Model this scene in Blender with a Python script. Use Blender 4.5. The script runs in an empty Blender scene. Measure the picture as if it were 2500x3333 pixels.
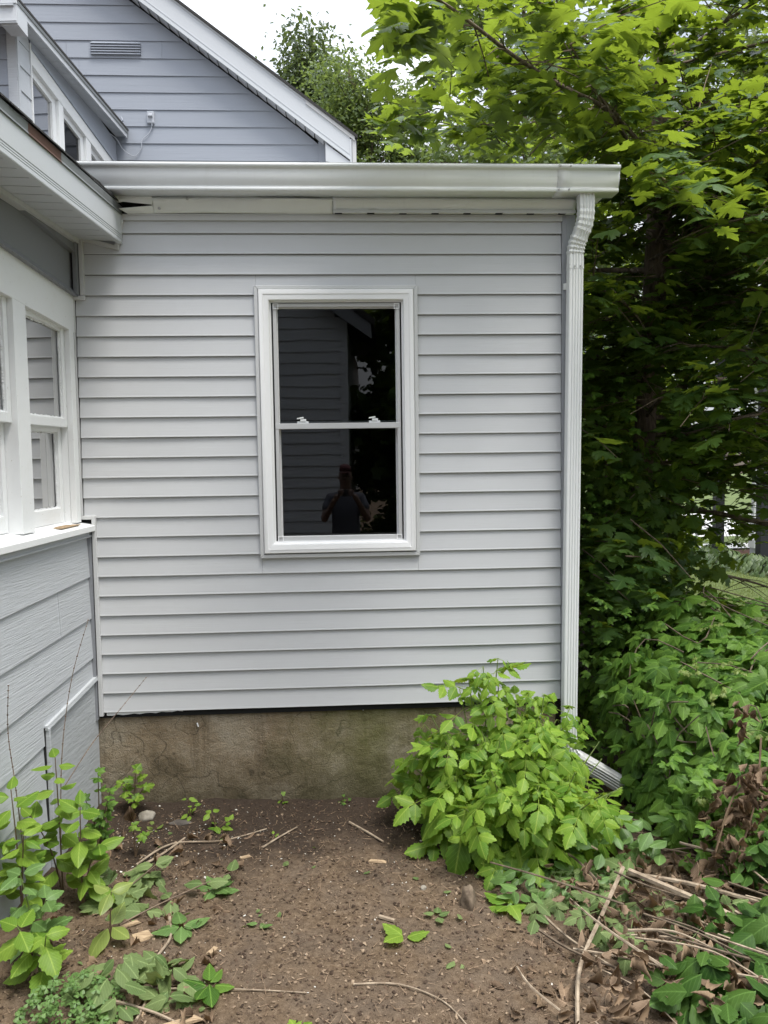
import bpy, math, random
import numpy as np
from mathutils import Vector, Matrix, noise
random.seed(7)
rng = np.random.default_rng(11)
S = bpy.context.scene
COL = S.collection

# ------------------------------------------------------------------ camera
CAM = np.array([-1.152, -4.079, 1.841])
pit, rol, yaw = math.radians(-4.06), math.radians(0.81), math.radians(-3.12)
MR = np.array(Matrix.Rotation(yaw, 3, 'Z') @ Matrix.Rotation(pit, 3, 'X') @ Matrix.Rotation(rol, 3, 'Y'))
cam = bpy.data.cameras.new('camera')
camo = bpy.data.objects.new('camera', cam)
COL.objects.link(camo)
cm = Matrix.Identity(4)
for i in range(3):
    cm[i][0], cm[i][1], cm[i][2], cm[i][3] = MR[i, 0], MR[i, 2], -MR[i, 1], CAM[i]
camo.matrix_world = cm
cam.sensor_fit = 'HORIZONTAL'
cam.sensor_width = 36.0
cam.lens = 2553.0 / 2500.0 * 36.0
cam.clip_start = 0.05
cam.clip_end = 1500
S.camera = camo

# ------------------------------------------------------------------ sky, sun, exposure
W = bpy.data.worlds.new('World')
S.world = W
W.use_nodes = True
nt = W.node_tree
nt.nodes.clear()
SUN_EL, SUN_AZ = 68.0, 140.0      # azimuth clockwise from +y
sky = nt.nodes.new('ShaderNodeTexSky')
sky.sky_type = 'NISHITA'
sky.sun_disc = False
sky.sun_elevation = math.radians(SUN_EL)
sky.sun_rotation = math.radians(SUN_AZ)
sky.dust_density = 3.0
sky.air_density = 1.0
tc = nt.nodes.new('ShaderNodeTexCoord')
nz = nt.nodes.new('ShaderNodeTexNoise')
nz.inputs['Scale'].default_value = 3.1
nz.inputs['Detail'].default_value = 5
cr = nt.nodes.new('ShaderNodeValToRGB')
cr.color_ramp.elements[0].position = .38
cr.color_ramp.elements[0].color = (4.6, 5.1, 6.0, 1)
cr.color_ramp.elements[1].position = .74
cr.color_ramp.elements[1].color = (12.6, 12.8, 13.1, 1)
mx = nt.nodes.new('ShaderNodeMix')
mx.data_type = 'RGBA'
mx.inputs[0].default_value = .86
bg = nt.nodes.new('ShaderNodeBackground')
bg.inputs['Strength'].default_value = 0.075
wo = nt.nodes.new('ShaderNodeOutputWorld')
L = nt.links.new
L(tc.outputs['Generated'], nz.inputs['Vector'])
L(nz.outputs['Fac'], cr.inputs['Fac'])
L(sky.outputs[0], mx.inputs[6])
L(cr.outputs[0], mx.inputs[7])
# overcast dome: brightest overhead, dimmer towards the horizon
sp = nt.nodes.new('ShaderNodeSeparateXYZ'); L(tc.outputs['Generated'], sp.inputs[0])
mr = nt.nodes.new('ShaderNodeMapRange'); L(sp.outputs[2], mr.inputs['Value'])
mr.inputs['From Min'].default_value = 0; mr.inputs['From Max'].default_value = 1
pw = nt.nodes.new('ShaderNodeMath'); pw.operation = 'POWER'; pw.inputs[1].default_value = 1.7
mxz = nt.nodes.new('ShaderNodeMath'); mxz.operation = 'MAXIMUM'; mxz.inputs[1].default_value = 0
L(sp.outputs[2], mxz.inputs[0]); L(mxz.outputs[0], pw.inputs[0]); L(pw.outputs[0], mr.inputs['Value'])
mr.inputs['To Min'].default_value = .40; mr.inputs['To Max'].default_value = 2.25
vm = nt.nodes.new('ShaderNodeVectorMath'); vm.operation = 'SCALE'
L(mx.outputs[2], vm.inputs[0]); L(mr.outputs[0], vm.inputs['Scale'])
L(vm.outputs[0], bg.inputs['Color'])
L(bg.outputs[0], wo.inputs[0])
sl = bpy.data.lights.new('sun', 'SUN')
sl.energy = 1.5
sl.angle = math.radians(22)
sl.color = (1.0, .965, .9)
so = bpy.data.objects.new('sun', sl)
COL.objects.link(so)
az, el = math.radians(SUN_AZ), math.radians(SUN_EL)
sv = Vector((math.sin(az) * math.cos(el), math.cos(az) * math.cos(el), math.sin(el)))
so.rotation_euler = sv.to_track_quat('Z', 'Y').to_euler()
S.view_settings.view_transform = 'Standard'
S.view_settings.look = 'None'
S.view_settings.exposure = 1.5
S.view_settings.gamma = 1
S.view_settings.use_curve_mapping = False
S.render.engine = 'CYCLES'
S.cycles.max_bounces = 8
S.cycles.diffuse_bounces = 6
S.cycles.transparent_max_bounces = 12

# ------------------------------------------------------------------ helpers
def obj(name, me, mat=None, parent=None, kind=None, bevel=0, smooth=None):
    if isinstance(me, MB):
        me = me.mesh(name)
    o = bpy.data.objects.new(name, me)
    COL.objects.link(o)
    if mat is not None and not me.materials:
        me.materials.append(mat)
    if parent is not None:
        o.parent = parent
    if kind:
        o['kind'] = kind
    if bevel:
        b = o.modifiers.new('bevel', 'BEVEL')
        b.width = bevel
        b.segments = 2
        b.limit_method = 'ANGLE'
    if smooth is not None:
        me.shade_smooth()
        me.set_sharp_from_angle(angle=math.radians(smooth))
    return o

def tag(o, label=None, cat=None, group=None, kind=None):
    if label: o['label'] = label
    if cat: o['category'] = cat
    if group: o['group'] = group
    if kind: o['kind'] = kind
    return o

def thing(name, label, cat, loc=(0, 0, 0), rz=0, group=None):
    o = bpy.data.objects.new(name, None)
    o.empty_display_size = .1
    COL.objects.link(o)
    o.location = loc
    o.rotation_euler = (0, 0, rz)
    return tag(o, label, cat, group)

class MB:
    """collects shapes into one mesh"""
    def __init__(s): s.v, s.f, s.sm = [], [], []
    def add(s, vs, fs):
        n = len(s.v)
        s.v += [tuple(map(float, v)) for v in vs]
        s.f += [tuple(i + n for i in f) for f in fs]
        return s
    def box(s, x0, x1, y0, y1, z0, z1):
        return s.hexa([(x0, y0, z0), (x1, y0, z0), (x1, y1, z0), (x0, y1, z0), (x0, y0, z1), (x1, y0, z1), (x1, y1, z1), (x0, y1, z1)])
    def hexa(s, p):
        return s.add(p, [(0, 3, 2, 1), (4, 5, 6, 7), (0, 1, 5, 4), (1, 2, 6, 5), (2, 3, 7, 6), (3, 0, 4, 7)])
    def prism(s, prof, a0, a1, ax='x', closed=True):
        """prof = 2D points; ax x: (y,z), ax y: (x,z), ax z: (x,y). a0,a1 may be lists giving each point its own end."""
        n = len(prof)
        A0 = a0 if hasattr(a0, '__len__') else [a0] * n
        A1 = a1 if hasattr(a1, '__len__') else [a1] * n
        def P(p, a):
            return (a, p[0], p[1]) if ax == 'x' else (p[0], a, p[1]) if ax == 'y' else (p[0], p[1], a)
        vs = [P(p, a) for p, a in zip(prof, A0)] + [P(p, a) for p, a in zip(prof, A1)]
        fs = [(i, (i + 1) % n, n + (i + 1) % n, n + i) for i in range(n if closed else n - 1)]
        if closed:
            fs += [tuple(range(n))[::-1], tuple(range(n, 2 * n))]
        return s.add(vs, fs)
    def tube(s, path, rad, n=6, caps=True):
        path = [Vector(p) for p in path]
        m = len(path)
        rad = rad if hasattr(rad, '__len__') else [rad] * m
        up = Vector((0.31, 0.52, 0.79))
        vs = []
        for i, p in enumerate(path):
            t = (path[min(i + 1, m - 1)] - path[max(i - 1, 0)]).normalized()
            a = t.cross(up)
            if a.length < 1e-3: a = t.cross(Vector((1, 0, 0)))
            a.normalize()
            b = t.cross(a)
            for k in range(n):
                q = 2 * math.pi * k / n
                vs.append(p + (a * math.cos(q) + b * math.sin(q)) * rad[i])
        fs = [(i * n + k, i * n + (k + 1) % n, (i + 1) * n + (k + 1) % n, (i + 1) * n + k) for i in range(m - 1) for k in range(n)]
        if caps:
            fs += [tuple(range(n))[::-1], tuple(range((m - 1) * n, m * n))]
        return s.add(vs, fs)
    def mesh(s, name):
        me = bpy.data.meshes.new(name)
        me.from_pydata(s.v, [], s.f)
        import bmesh
        bm = bmesh.new()
        bm.from_mesh(me)
        bmesh.ops.recalc_face_normals(bm, faces=bm.faces[:])
        bm.to_mesh(me)
        bm.free()
        return me

def raw_mesh(name, V, T, UV=None, smooth=True):
    me = bpy.data.meshes.new(name)
    V = np.asarray(V, np.float32)
    T = np.asarray(T, np.int32)
    me.vertices.add(len(V))
    me.vertices.foreach_set('co', V.ravel())
    me.loops.add(T.size)
    me.loops.foreach_set('vertex_index', T.ravel())
    me.polygons.add(len(T))
    me.polygons.foreach_set('loop_start', np.arange(0, T.size, T.shape[1], dtype=np.int32))
    me.polygons.foreach_set('loop_total', np.full(len(T), T.shape[1], np.int32))
    if smooth:
        me.polygons.foreach_set('use_smooth', np.ones(len(T), bool))
    if UV is not None:
        u = me.uv_layers.new(name='UVMap')
        u.data.foreach_set('uv', np.asarray(UV, np.float32)[T.ravel()].ravel())
    me.update()
    me.validate()
    return me

# ------------------------------------------------------------------ materials
class NT:
    def __init__(s, name):
        s.m = bpy.data.materials.new(name)
        s.m.use_nodes = True
        s.t = s.m.node_tree
        s.b = s.t.nodes['Principled BSDF']
        s.o = s.t.nodes['Material Output']
    def n(s, t, **k):
        x = s.t.nodes.new(t)
        for a, v in k.items():
            if hasattr(x, a): setattr(x, a, v)
        return x
    def l(s, a, b): s.t.links.new(a, b)
    def coord(s, kind='Object', scale=(1, 1, 1), rot=(0, 0, 0)):
        c = s.n('ShaderNodeTexCoord')
        m = s.n('ShaderNodeMapping')
        m.inputs['Scale'].default_value = scale
        m.inputs['Rotation'].default_value = rot
        s.l(c.outputs[kind], m.inputs['Vector'])
        return m.outputs[0]
    def noise(s, vec, scale, detail=4, rough=.55):
        x = s.n('ShaderNodeTexNoise')
        x.inputs['Scale'].default_value = scale
        x.inputs['Detail'].default_value = detail
        x.inputs['Roughness'].default_value = rough
        if vec is not None: s.l(vec, x.inputs['Vector'])
        return x.outputs['Fac']
    def ramp(s, fac, stops):
        x = s.n('ShaderNodeValToRGB')
        e = x.color_ramp.elements
        while len(e) < len(stops): e.new(.5)
        for i, (p, c) in enumerate(stops):
            e[i].position = p
            e[i].color = (*c, 1) if len(c) == 3 else c
        s.l(fac, x.inputs['Fac'])
        return x.outputs['Color']
    def mix(s, fac, a, b, blend='MIX'):
        x = s.n('ShaderNodeMix')
        x.data_type = 'RGBA'
        x.blend_type = blend
        for i, v in ((0, fac), (6, a), (7, b)):
            if hasattr(v, 'is_linked') or hasattr(v, 'links'): s.l(v, x.inputs[i])
            else: x.inputs[i].default_value = v if i == 0 else (*v, 1) if len(v) == 3 else v
        return x.outputs[2]
    def math(s, op, a, b=0.0, c=0.0):
        x = s.n('ShaderNodeMath', operation=op)
        for i, v in enumerate((a, b, c)):
            if hasattr(v, 'links'): s.l(v, x.inputs[i])
            else: x.inputs[i].default_value = v
        return x.outputs[0]
    def bump(s, h, strength=.3, dist=.01, normal=None):
        x = s.n('ShaderNodeBump')
        x.inputs['Strength'].default_value = strength
        x.inputs['Distance'].default_value = dist
        s.l(h, x.inputs['Height'])
        if normal is not None: s.l(normal, x.inputs['Normal'])
        s.l(x.outputs[0], s.b.inputs['Normal'])
        return x.outputs[0]
    def base(s, v):
        if hasattr(v, 'links'): s.l(v, s.b.inputs['Base Color'])
        else: s.b.inputs['Base Color'].default_value = (*v, 1)
    def set(s, **k):
        for a, v in k.items():
            s.b.inputs[a.replace('_', ' ')].default_value = v
        return s

def paint(name, c, rough=.5, grain=None, gs=.25, gd=.002, dirt=.06, dirtc=(.25, .24, .2), scuff=0, spec=.4, streak=False):
    """painted or moulded surface; grain = (scale x, y, z) stretch of the wood grain relief"""
    t = NT(name)
    v = t.coord('Object')
    big = t.noise(v, 1.7, 3)
    fine = t.noise(t.coord('Object', (1, 1, .12)) if streak else v, 23, 5, .7)
    info = t.n('ShaderNodeObjectInfo')
    col = t.mix(t.math('MULTIPLY', big, .5), c, tuple(x * .9 for x in c))
    # every piece a shade of its own
    col = t.mix(t.math('MULTIPLY', info.outputs['Random'], .6), col, tuple(min(1, x * 1.06) for x in c))
    d = t.ramp(fine, [(.56, (0, 0, 0)), (.78, (1, 1, 1))])
    col = t.mix(t.math('MULTIPLY', d, dirt), col, dirtc)
    if scuff:
        sp = t.noise(v, 60, 2)
        col = t.mix(t.math('MULTIPLY', t.ramp(sp, [(.72, (0, 0, 0)), (.76, (1, 1, 1))]), scuff), col, dirtc)
    t.base(col)
    t.set(Roughness=rough, Specular_IOR_Level=spec)
    rr = t.math('MULTIPLY_ADD', big, .18, rough - .09)
    t.l(rr, t.b.inputs['Roughness'])
    if grain:
        g = t.coord('Object', grain)
        w = t.noise(g, 1, 5, .6)
        wv = t.bump(w, gs, gd)
    else:
        t.bump(big, .08, .01)
    return t.m

M = {}
M['vinyl'] = paint('vinyl_siding', (.50, .509, .52), .42, grain=(3.5, 60, 260), gs=.35, gd=.0015, dirt=.05)
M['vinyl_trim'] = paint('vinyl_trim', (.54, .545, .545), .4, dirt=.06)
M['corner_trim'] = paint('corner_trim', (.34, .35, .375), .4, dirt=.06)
M['white_metal'] = paint('white_painted_metal', (.76, .775, .765), .45, dirt=.14, dirtc=(.42, .41, .35), spec=.3, streak=True)
M['spout_white'] = paint('spout_white_paint', (.74, .755, .75), .38, dirt=.0)
M['white_vinyl'] = paint('white_vinyl_frame', (.78, .78, .78), .35, dirt=.03)
M['old_white'] = paint('old_white_paint', (.74, .75, .75), .55, grain=(14, 30, 30), gs=.25, gd=.002, dirt=.12, dirtc=(.38, .34, .28), scuff=.5)
M['screen_alu'] = paint('screen_frame_metal', (.5, .5, .5), .35, dirt=.05)
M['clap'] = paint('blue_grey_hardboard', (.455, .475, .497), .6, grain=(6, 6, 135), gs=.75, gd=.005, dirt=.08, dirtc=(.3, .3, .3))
M['clap_dark'] = paint('shaded_board_grey_trim', (.22, .228, .245), .6, grain=(3, 40, 60), gs=.3, gd=.003, dirt=.08)  # grey trim, and the porch frieze boards with soffit shade put into their colour
M['clap_far'] = paint('shaded_blue_grey_lap_board', (.285, .308, .352), .6, grain=(2.2, 40, 60), gs=.5, gd=.004, dirt=.06)  # same blue-grey paint as clap, its shade put into a darker colour
M['ply'] = paint('painted_plywood', (.40, .42, .435), .65, grain=(9, 60, 60), gs=.7, gd=.005, dirt=.5, dirtc=(.3, .31, .31))
M['fascia'] = paint('aluminium_fascia', (.52, .54, .565), .45, grain=(60, 60, 60), gs=.15, gd=.002, dirt=.06)
M['dark_metal'] = paint('weathered_flashing', (.17, .18, .185), .42, dirt=.4, dirtc=(.08, .08, .08))
M['rust'] = paint('rusted_flashing', (.085, .042, .028), .7, dirt=.6, dirtc=(.05, .03, .025))
M['gap'] = paint('dark_gap', (.012, .012, .012), .9, dirt=0)
M['steel'] = paint('screw_steel', (.45, .45, .45), .3)
M['grey_pvc'] = paint('grey_plastic', (.42, .44, .48), .5)
M['black_post'] = paint('black_painted_post', (.02, .02, .025), .5)

def shingle_mat():
    t = NT('asphalt_shingle')
    v = t.coord('Object')
    n = t.noise(v, 180, 2)
    t.base(t.ramp(n, [(.35, (.012, .012, .013)), (.65, (.06, .058, .055))]))
    t.set(Roughness=.95)
    t.bump(n, .6, .004)
    return t.m
M['shingle'] = shingle_mat()
M['roll_roof'] = paint('pale_roll_roofing', (.34, .34, .33), .9, dirt=.3)

def concrete_mat():
    t = NT('stained_concrete')
    v = t.coord('Object')
    a = t.noise(v, 3.1, 6, .65)
    f = t.noise(v, 95, 4, .75)
    f2 = t.noise(v, 260, 2, .6)
    col = t.ramp(a, [(.28, (.13, .095, .055)), (.45, (.27, .205, .13)), (.6, (.33, .275, .195)), (.78, (.45, .40, .32))])
    col = t.mix(t.math('MULTIPLY', t.ramp(f, [(.42, (0, 0, 0)), (.75, (1, 1, 1))]), .45), col, (.30, .27, .22))
    col = t.mix(t.math('MULTIPLY', t.ramp(f2, [(.3, (1, 1, 1)), (.45, (0, 0, 0))]), .5), col, (.06, .05, .035))
    sx = t.n('ShaderNodeSeparateXYZ')
    t.l(v, sx.inputs[0])
    st = t.noise(t.coord('Object', (7, 1, .7)), 2.0, 4, .7)
    col = t.mix(t.math('MULTIPLY', t.ramp(st, [(.52, (0, 0, 0)), (.66, (1, 1, 1))]), .4), col, (.10, .075, .045))
    ck = t.n('ShaderNodeTexVoronoi'); ck.feature = 'DISTANCE_TO_EDGE'; ck.inputs['Scale'].default_value = 1.6
    wv = t.n('ShaderNodeVectorMath', operation='ADD'); t.l(v, wv.inputs[0])
    wn_ = t.n('ShaderNodeTexNoise'); wn_.inputs['Scale'].default_value = 4; t.l(v, wn_.inputs['Vector']); t.l(wn_.outputs['Color'], wv.inputs[1]); t.l(wv.outputs[0], ck.inputs['Vector'])
    col = t.mix(t.ramp(ck.outputs['Distance'], [(.004, (.55, .55, .55)), (.012, (0, 0, 0))]), col, (.05, .04, .028))
    # algae low on the wall, in a blotch of its own
    low = t.ramp(t.math('ADD', sx.outputs[2], t.math('MULTIPLY', a, .45)), [(.22, (1, 1, 1)), (.52, (0, 0, 0))])
    dx = t.math('ABSOLUTE', t.math('ADD', sx.outputs[0], 1.0))
    blot = t.ramp(t.math('ADD', dx, t.math('MULTIPLY', a, .9)), [(.35, (1, 1, 1)), (1.15, (0, 0, 0))])
    col = t.mix(t.math('MULTIPLY', blot, .7), col, (.115, .135, .035))
    col = t.mix(t.math('MULTIPLY', low, .75), col, (.075, .065, .038))
    t.base(col)
    t.set(Roughness=.92, Specular_IOR_Level=.2)
    h = t.math('ADD', t.math('MULTIPLY', f, .8), t.math('MULTIPLY', f2, .4))
    t.bump(h, 1.0, .012)
    return t.m
M['concrete'] = concrete_mat()

def dirt_mat():
    t = NT('bare_soil')
    v = t.coord('Object')
    a = t.noise(v, 2.3, 5, .6)
    b = t.noise(v, 34, 6, .72)
    c = t.noise(v, 170, 3, .7)
    sx = t.n('ShaderNodeSeparateXYZ')
    t.l(v, sx.inputs[0])
    col = t.ramp(b, [(.25, (.055, .036, .022)), (.43, (.122, .084, .053)), (.6, (.180, .129, .085)), (.82, (.27, .205, .14))])
    # darker soil colour along the wall and at random patches
    wall_tone = t.math('ADD', t.math('MULTIPLY', sx.outputs[1], .55), t.math('MULTIPLY', a, .85))
    dm = t.ramp(wall_tone, [(0.0, (0, 0, 0)), (.22, (1, 1, 1))])
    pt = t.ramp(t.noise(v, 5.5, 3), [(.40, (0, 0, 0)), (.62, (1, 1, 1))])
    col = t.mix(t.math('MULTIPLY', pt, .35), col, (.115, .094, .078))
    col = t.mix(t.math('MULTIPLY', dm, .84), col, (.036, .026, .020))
    sp = t.ramp(c, [(.66, (0, 0, 0)), (.74, (1, 1, 1))])
    col = t.mix(t.math('MULTIPLY', sp, .55), col, (.30, .25, .19))
    t.base(col)
    t.set(Roughness=.95, Specular_IOR_Level=.15)
    h = t.math('ADD', t.math('MULTIPLY', b, 1.0), t.math('MULTIPLY', c, .35))
    t.bump(h, .9, .02)
    return t.m
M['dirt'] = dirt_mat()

def simple_noise_mat(name, stops, scale, rough=.9, bumpd=.01, bs=.5, detail=5, stretch=(1, 1, 1)):
    t = NT(name)
    v = t.coord('Object', stretch)
    n = t.noise(v, scale, detail, .65)
    t.base(t.ramp(n, stops))
    t.set(Roughness=rough, Specular_IOR_Level=.25)
    t.bump(n, bs, bumpd)
    return t.m
M['lawn'] = simple_noise_mat('lawn_ground', [(.3, (.05, .075, .02)), (.7, (.12, .15, .05))], 9)
M['mulch'] = simple_noise_mat('red_mulch', [(.3, (.07, .03, .02)), (.7, (.25, .13, .09))], 40)
M['road'] = simple_noise_mat('pale_concrete', [(.3, (.42, .41, .40)), (.7, (.52, .51, .50))], 8)
M['bark'] = simple_noise_mat('tree_bark', [(.3, (.085, .06, .045)), (.55, (.20, .15, .115)), (.75, (.34, .28, .22))], 26, bumpd=.02, bs=.8, stretch=(1, 1, .25))
M['twig'] = simple_noise_mat('twig_bark', [(.3, (.07, .05, .035)), (.7, (.20, .155, .11))], 30, bumpd=.004)
M['stick'] = simple_noise_mat('dry_stick', [(.3, (.15, .11, .075)), (.7, (.42, .34, .25))], 24, bumpd=.003)
M['chipwood'] = simple_noise_mat('split_wood', [(.3, (.22, .15, .09)), (.7, (.48, .36, .23))], 24, bumpd=.002, stretch=(1, 8, 8))
M['greenstem'] = simple_noise_mat('green_stem', [(.3, (.10, .15, .04)), (.7, (.19, .24, .08))], 12, rough=.5, bumpd=.001)
M['redstem'] = simple_noise_mat('purplish_stem', [(.3, (.10, .06, .045)), (.7, (.19, .14, .08))], 12, rough=.5, bumpd=.001)
M['dark_stone'] = simple_noise_mat('dark_stone', [(.3, (.05, .043, .038)), (.7, (.13, .115, .10))], 18, bumpd=.004)
M['stone'] = simple_noise_mat('grey_stone', [(.3, (.16, .14, .11)), (.7, (.34, .31, .26))], 18, bumpd=.004)

def leaf_mat(name, c1, c2, trans=.42, under=(.16, .2, .1), veins='side', rough=.42, spec=.4, tcol=None):
    t = NT(name)
    geo = t.n('ShaderNodeNewGeometry')
    info = t.n('ShaderNodeObjectInfo')
    r = t.math('FRACT', t.math('ADD', geo.outputs['Random Per Island'], t.math('MULTIPLY', info.outputs['Random'], 7.31)))
    uv = t.n('ShaderNodeUVMap')
    sx = t.n('ShaderNodeSeparateXYZ')
    t.l(uv.outputs[0], sx.inputs[0])
    u = t.math('ABSOLUTE', t.math('SUBTRACT', sx.outputs[0], .5))
    v = sx.outputs[1]
    if veins == 'palm':
        ang = t.math('ARCTAN2', u, t.math('SUBTRACT', v, .02))
        w = t.math('ABSOLUTE', t.math('SINE', t.math('MULTIPLY', ang, 4.1)))
        vein = t.ramp(w, [(.03, (1, 1, 1)), (.12, (0, 0, 0))])
    else:
        w = t.math('ABSOLUTE', t.math('SINE', t.math('MULTIPLY', t.math('SUBTRACT', v, t.math('MULTIPLY', u, .75)), 24)))
        side = t.ramp(w, [(.05, (.7, .7, .7)), (.3, (0, 0, 0))])
        mid = t.ramp(u, [(.012, (1, 1, 1)), (.045, (0, 0, 0))])
        vein = t.mix(1.0, side, mid, 'ADD')
    nz_ = t.noise(t.coord('Object'), 14, 3)
    col = t.mix(r, c1, c2)
    col = t.mix(t.math('MULTIPLY', nz_, .45), col, tuple(x * .62 for x in c1))
    col = t.mix(t.math('MULTIPLY', vein, .38), col, tuple(min(.6, x * 1.9 + .02) for x in c2))
    colf = t.mix(t.math('MULTIPLY', geo.outputs['Backfacing'], .6), col, under)
    t.base(colf)
    t.set(Roughness=rough, Specular_IOR_Level=spec)
    tr = t.n('ShaderNodeBsdfTranslucent')
    tcc = tcol or tuple(min(.9, a * b) for a, b in zip(c2, (2.3, 2.0, 1.2)))
    tm = t.mix(.6, col, tcc)
    t.l(tm, tr.inputs['Color'])
    ms = t.n('ShaderNodeMixShader')
    ms.inputs[0].default_value = trans
    t.l(t.b.outputs[0], ms.inputs[1])
    t.l(tr.outputs[0], ms.inputs[2])
    t.l(ms.outputs[0], t.o.inputs['Surface'])
    bp = t.bump(vein, .25, .002)
    return t.m
M['maple_leaf'] = leaf_mat('maple_leaf', (.030, .072, .020), (.078, .14, .034), .43, (.085, .13, .045), 'palm', tcol=(.40, .52, .03), spec=.25)
M['bush_leaf'] = leaf_mat('bright_bush_leaf', (.065, .165, .018), (.255, .40, .05), .38, (.25, .33, .13), tcol=(.52, .68, .05), spec=.2)
M['creeper_leaf'] = leaf_mat('creeper_leaf', (.036, .10, .016), (.155, .275, .042), .35, (.15, .22, .07), rough=.42, spec=.2, tcol=(.36, .52, .05))
M['creeper_young'] = leaf_mat('young_creeper_leaf', (.15, .22, .05), (.26, .33, .08), .36, (.2, .26, .1))
M['broad_leaf'] = leaf_mat('broad_dark_leaf', (.026, .072, .012), (.075, .145, .026), .3, (.12, .18, .06), spec=.15, rough=.5)
M['weed_leaf'] = leaf_mat('weed_leaf', (.085, .19, .02), (.23, .35, .05), .36, (.2, .28, .1), tcol=(.44, .56, .06), spec=.2)
M['clover_leaf'] = leaf_mat('clover_leaf', (.08, .16, .04), (.16, .27, .08), .34, (.16, .22, .1))
M['wilt_leaf'] = leaf_mat('wilted_green_leaf', (.085, .14, .045), (.19, .25, .095), .28, (.22, .27, .15), rough=.6, spec=.2)
M['dead_leaf'] = leaf_mat('dry_brown_leaf', (.075, .048, .030), (.29, .205, .135), .14, (.3, .21, .13), rough=.75, spec=.15, tcol=(.3, .16, .06))
M['far_leaf'] = leaf_mat('far_tree_leaf', (.065, .11, .028), (.13, .19, .055), .44, (.10, .13, .06), tcol=(.30, .38, .08))
M['dark_far_leaf'] = leaf_mat('dark_far_tree_leaf', (.045, .075, .025), (.085, .125, .045), .34, (.08, .1, .05))
M['hosta_leaf'] = leaf_mat('hosta_leaf', (.05, .09, .03), (.12, .17, .06), .25, (.14, .18, .1))
M['grass'] = leaf_mat('grass_blade', (.07, .12, .025), (.17, .20, .06), .35, (.12, .16, .05))

def glass_mat(name, tint, refl=1.0, ior=1.52):
    t = NT(name)
    fr = t.n('ShaderNodeFresnel')
    fr.inputs['IOR'].default_value = ior
    gl = t.n('ShaderNodeBsdfGlossy')
    gl.inputs['Roughness'].default_value = .003
    gl.inputs['Color'].default_value = (refl, refl, refl, 1)
    tr = t.n('ShaderNodeBsdfTransparent')
    tr.inputs['Color'].default_value = (*tint, 1)
    ms = t.n('ShaderNodeMixShader')
    t.l(fr.outputs[0], ms.inputs[0])
    t.l(tr.outputs[0], ms.inputs[1])
    t.l(gl.outputs[0], ms.inputs[2])
    t.l(ms.outputs[0], t.o.inputs['Surface'])
    wob = t.noise(t.coord('Object'), 2.2, 2)
    b = t.n('ShaderNodeBump')
    b.inputs['Strength'].default_value = .05
    b.inputs['Distance'].default_value = .01
    t.l(wob, b.inputs['Height'])
    t.l(b.outputs[0], gl.inputs['Normal'])
    return t.m
M['glass'] = glass_mat('window_glass', (.35, .37, .38), 1.0, 1.66)
M['porch_glass'] = glass_mat('old_window_glass', (.40, .42, .42), .6, 1.42)
M['room'] = paint('dark_room', (.05, .05, .052), .9, dirt=0)
M['curtain'] = paint('pale_room', (.22, .22, .21), .9, dirt=0)

# ------------------------------------------------------------------ projection helper (picks which leaves become objects of their own)
def project(P):
    q = (np.asarray(P, float) - CAM) @ MR
    d = np.maximum(q[..., 1], 1e-3)
    return 384 + q[..., 0] / d * 784.3, 512 - q[..., 2] / d * 784.3, q[..., 1]

def basis(nrm, d):
    n = nrm / np.linalg.norm(nrm, axis=1, keepdims=True)
    y = d - (d * n).sum(1, keepdims=True) * n
    y /= np.linalg.norm(y, axis=1, keepdims=True) + 1e-9
    x = np.cross(y, n)
    return np.stack([x, y, n], -1)

def joined(name, variants, idx, P, R, s):
    Vs, Ts, Us, off = [], [], [], 0
    for k, (V, T, U) in enumerate(variants):
        m = np.where(idx == k)[0]
        if not len(m): continue
        Q = np.einsum('nij,vj->nvi', R[m], V) * s[m, None, None] + P[m, None, :]
        Vs.append(Q.reshape(-1, 3))
        Ts.append((T[None] + (np.arange(len(m)) * len(V))[:, None, None] + off).reshape(-1, 3))
        Us.append(np.tile(U, (len(m), 1)))
        off += len(m) * len(V)
    return raw_mesh(name, np.concatenate(Vs), np.concatenate(Ts), np.concatenate(Us))

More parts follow.
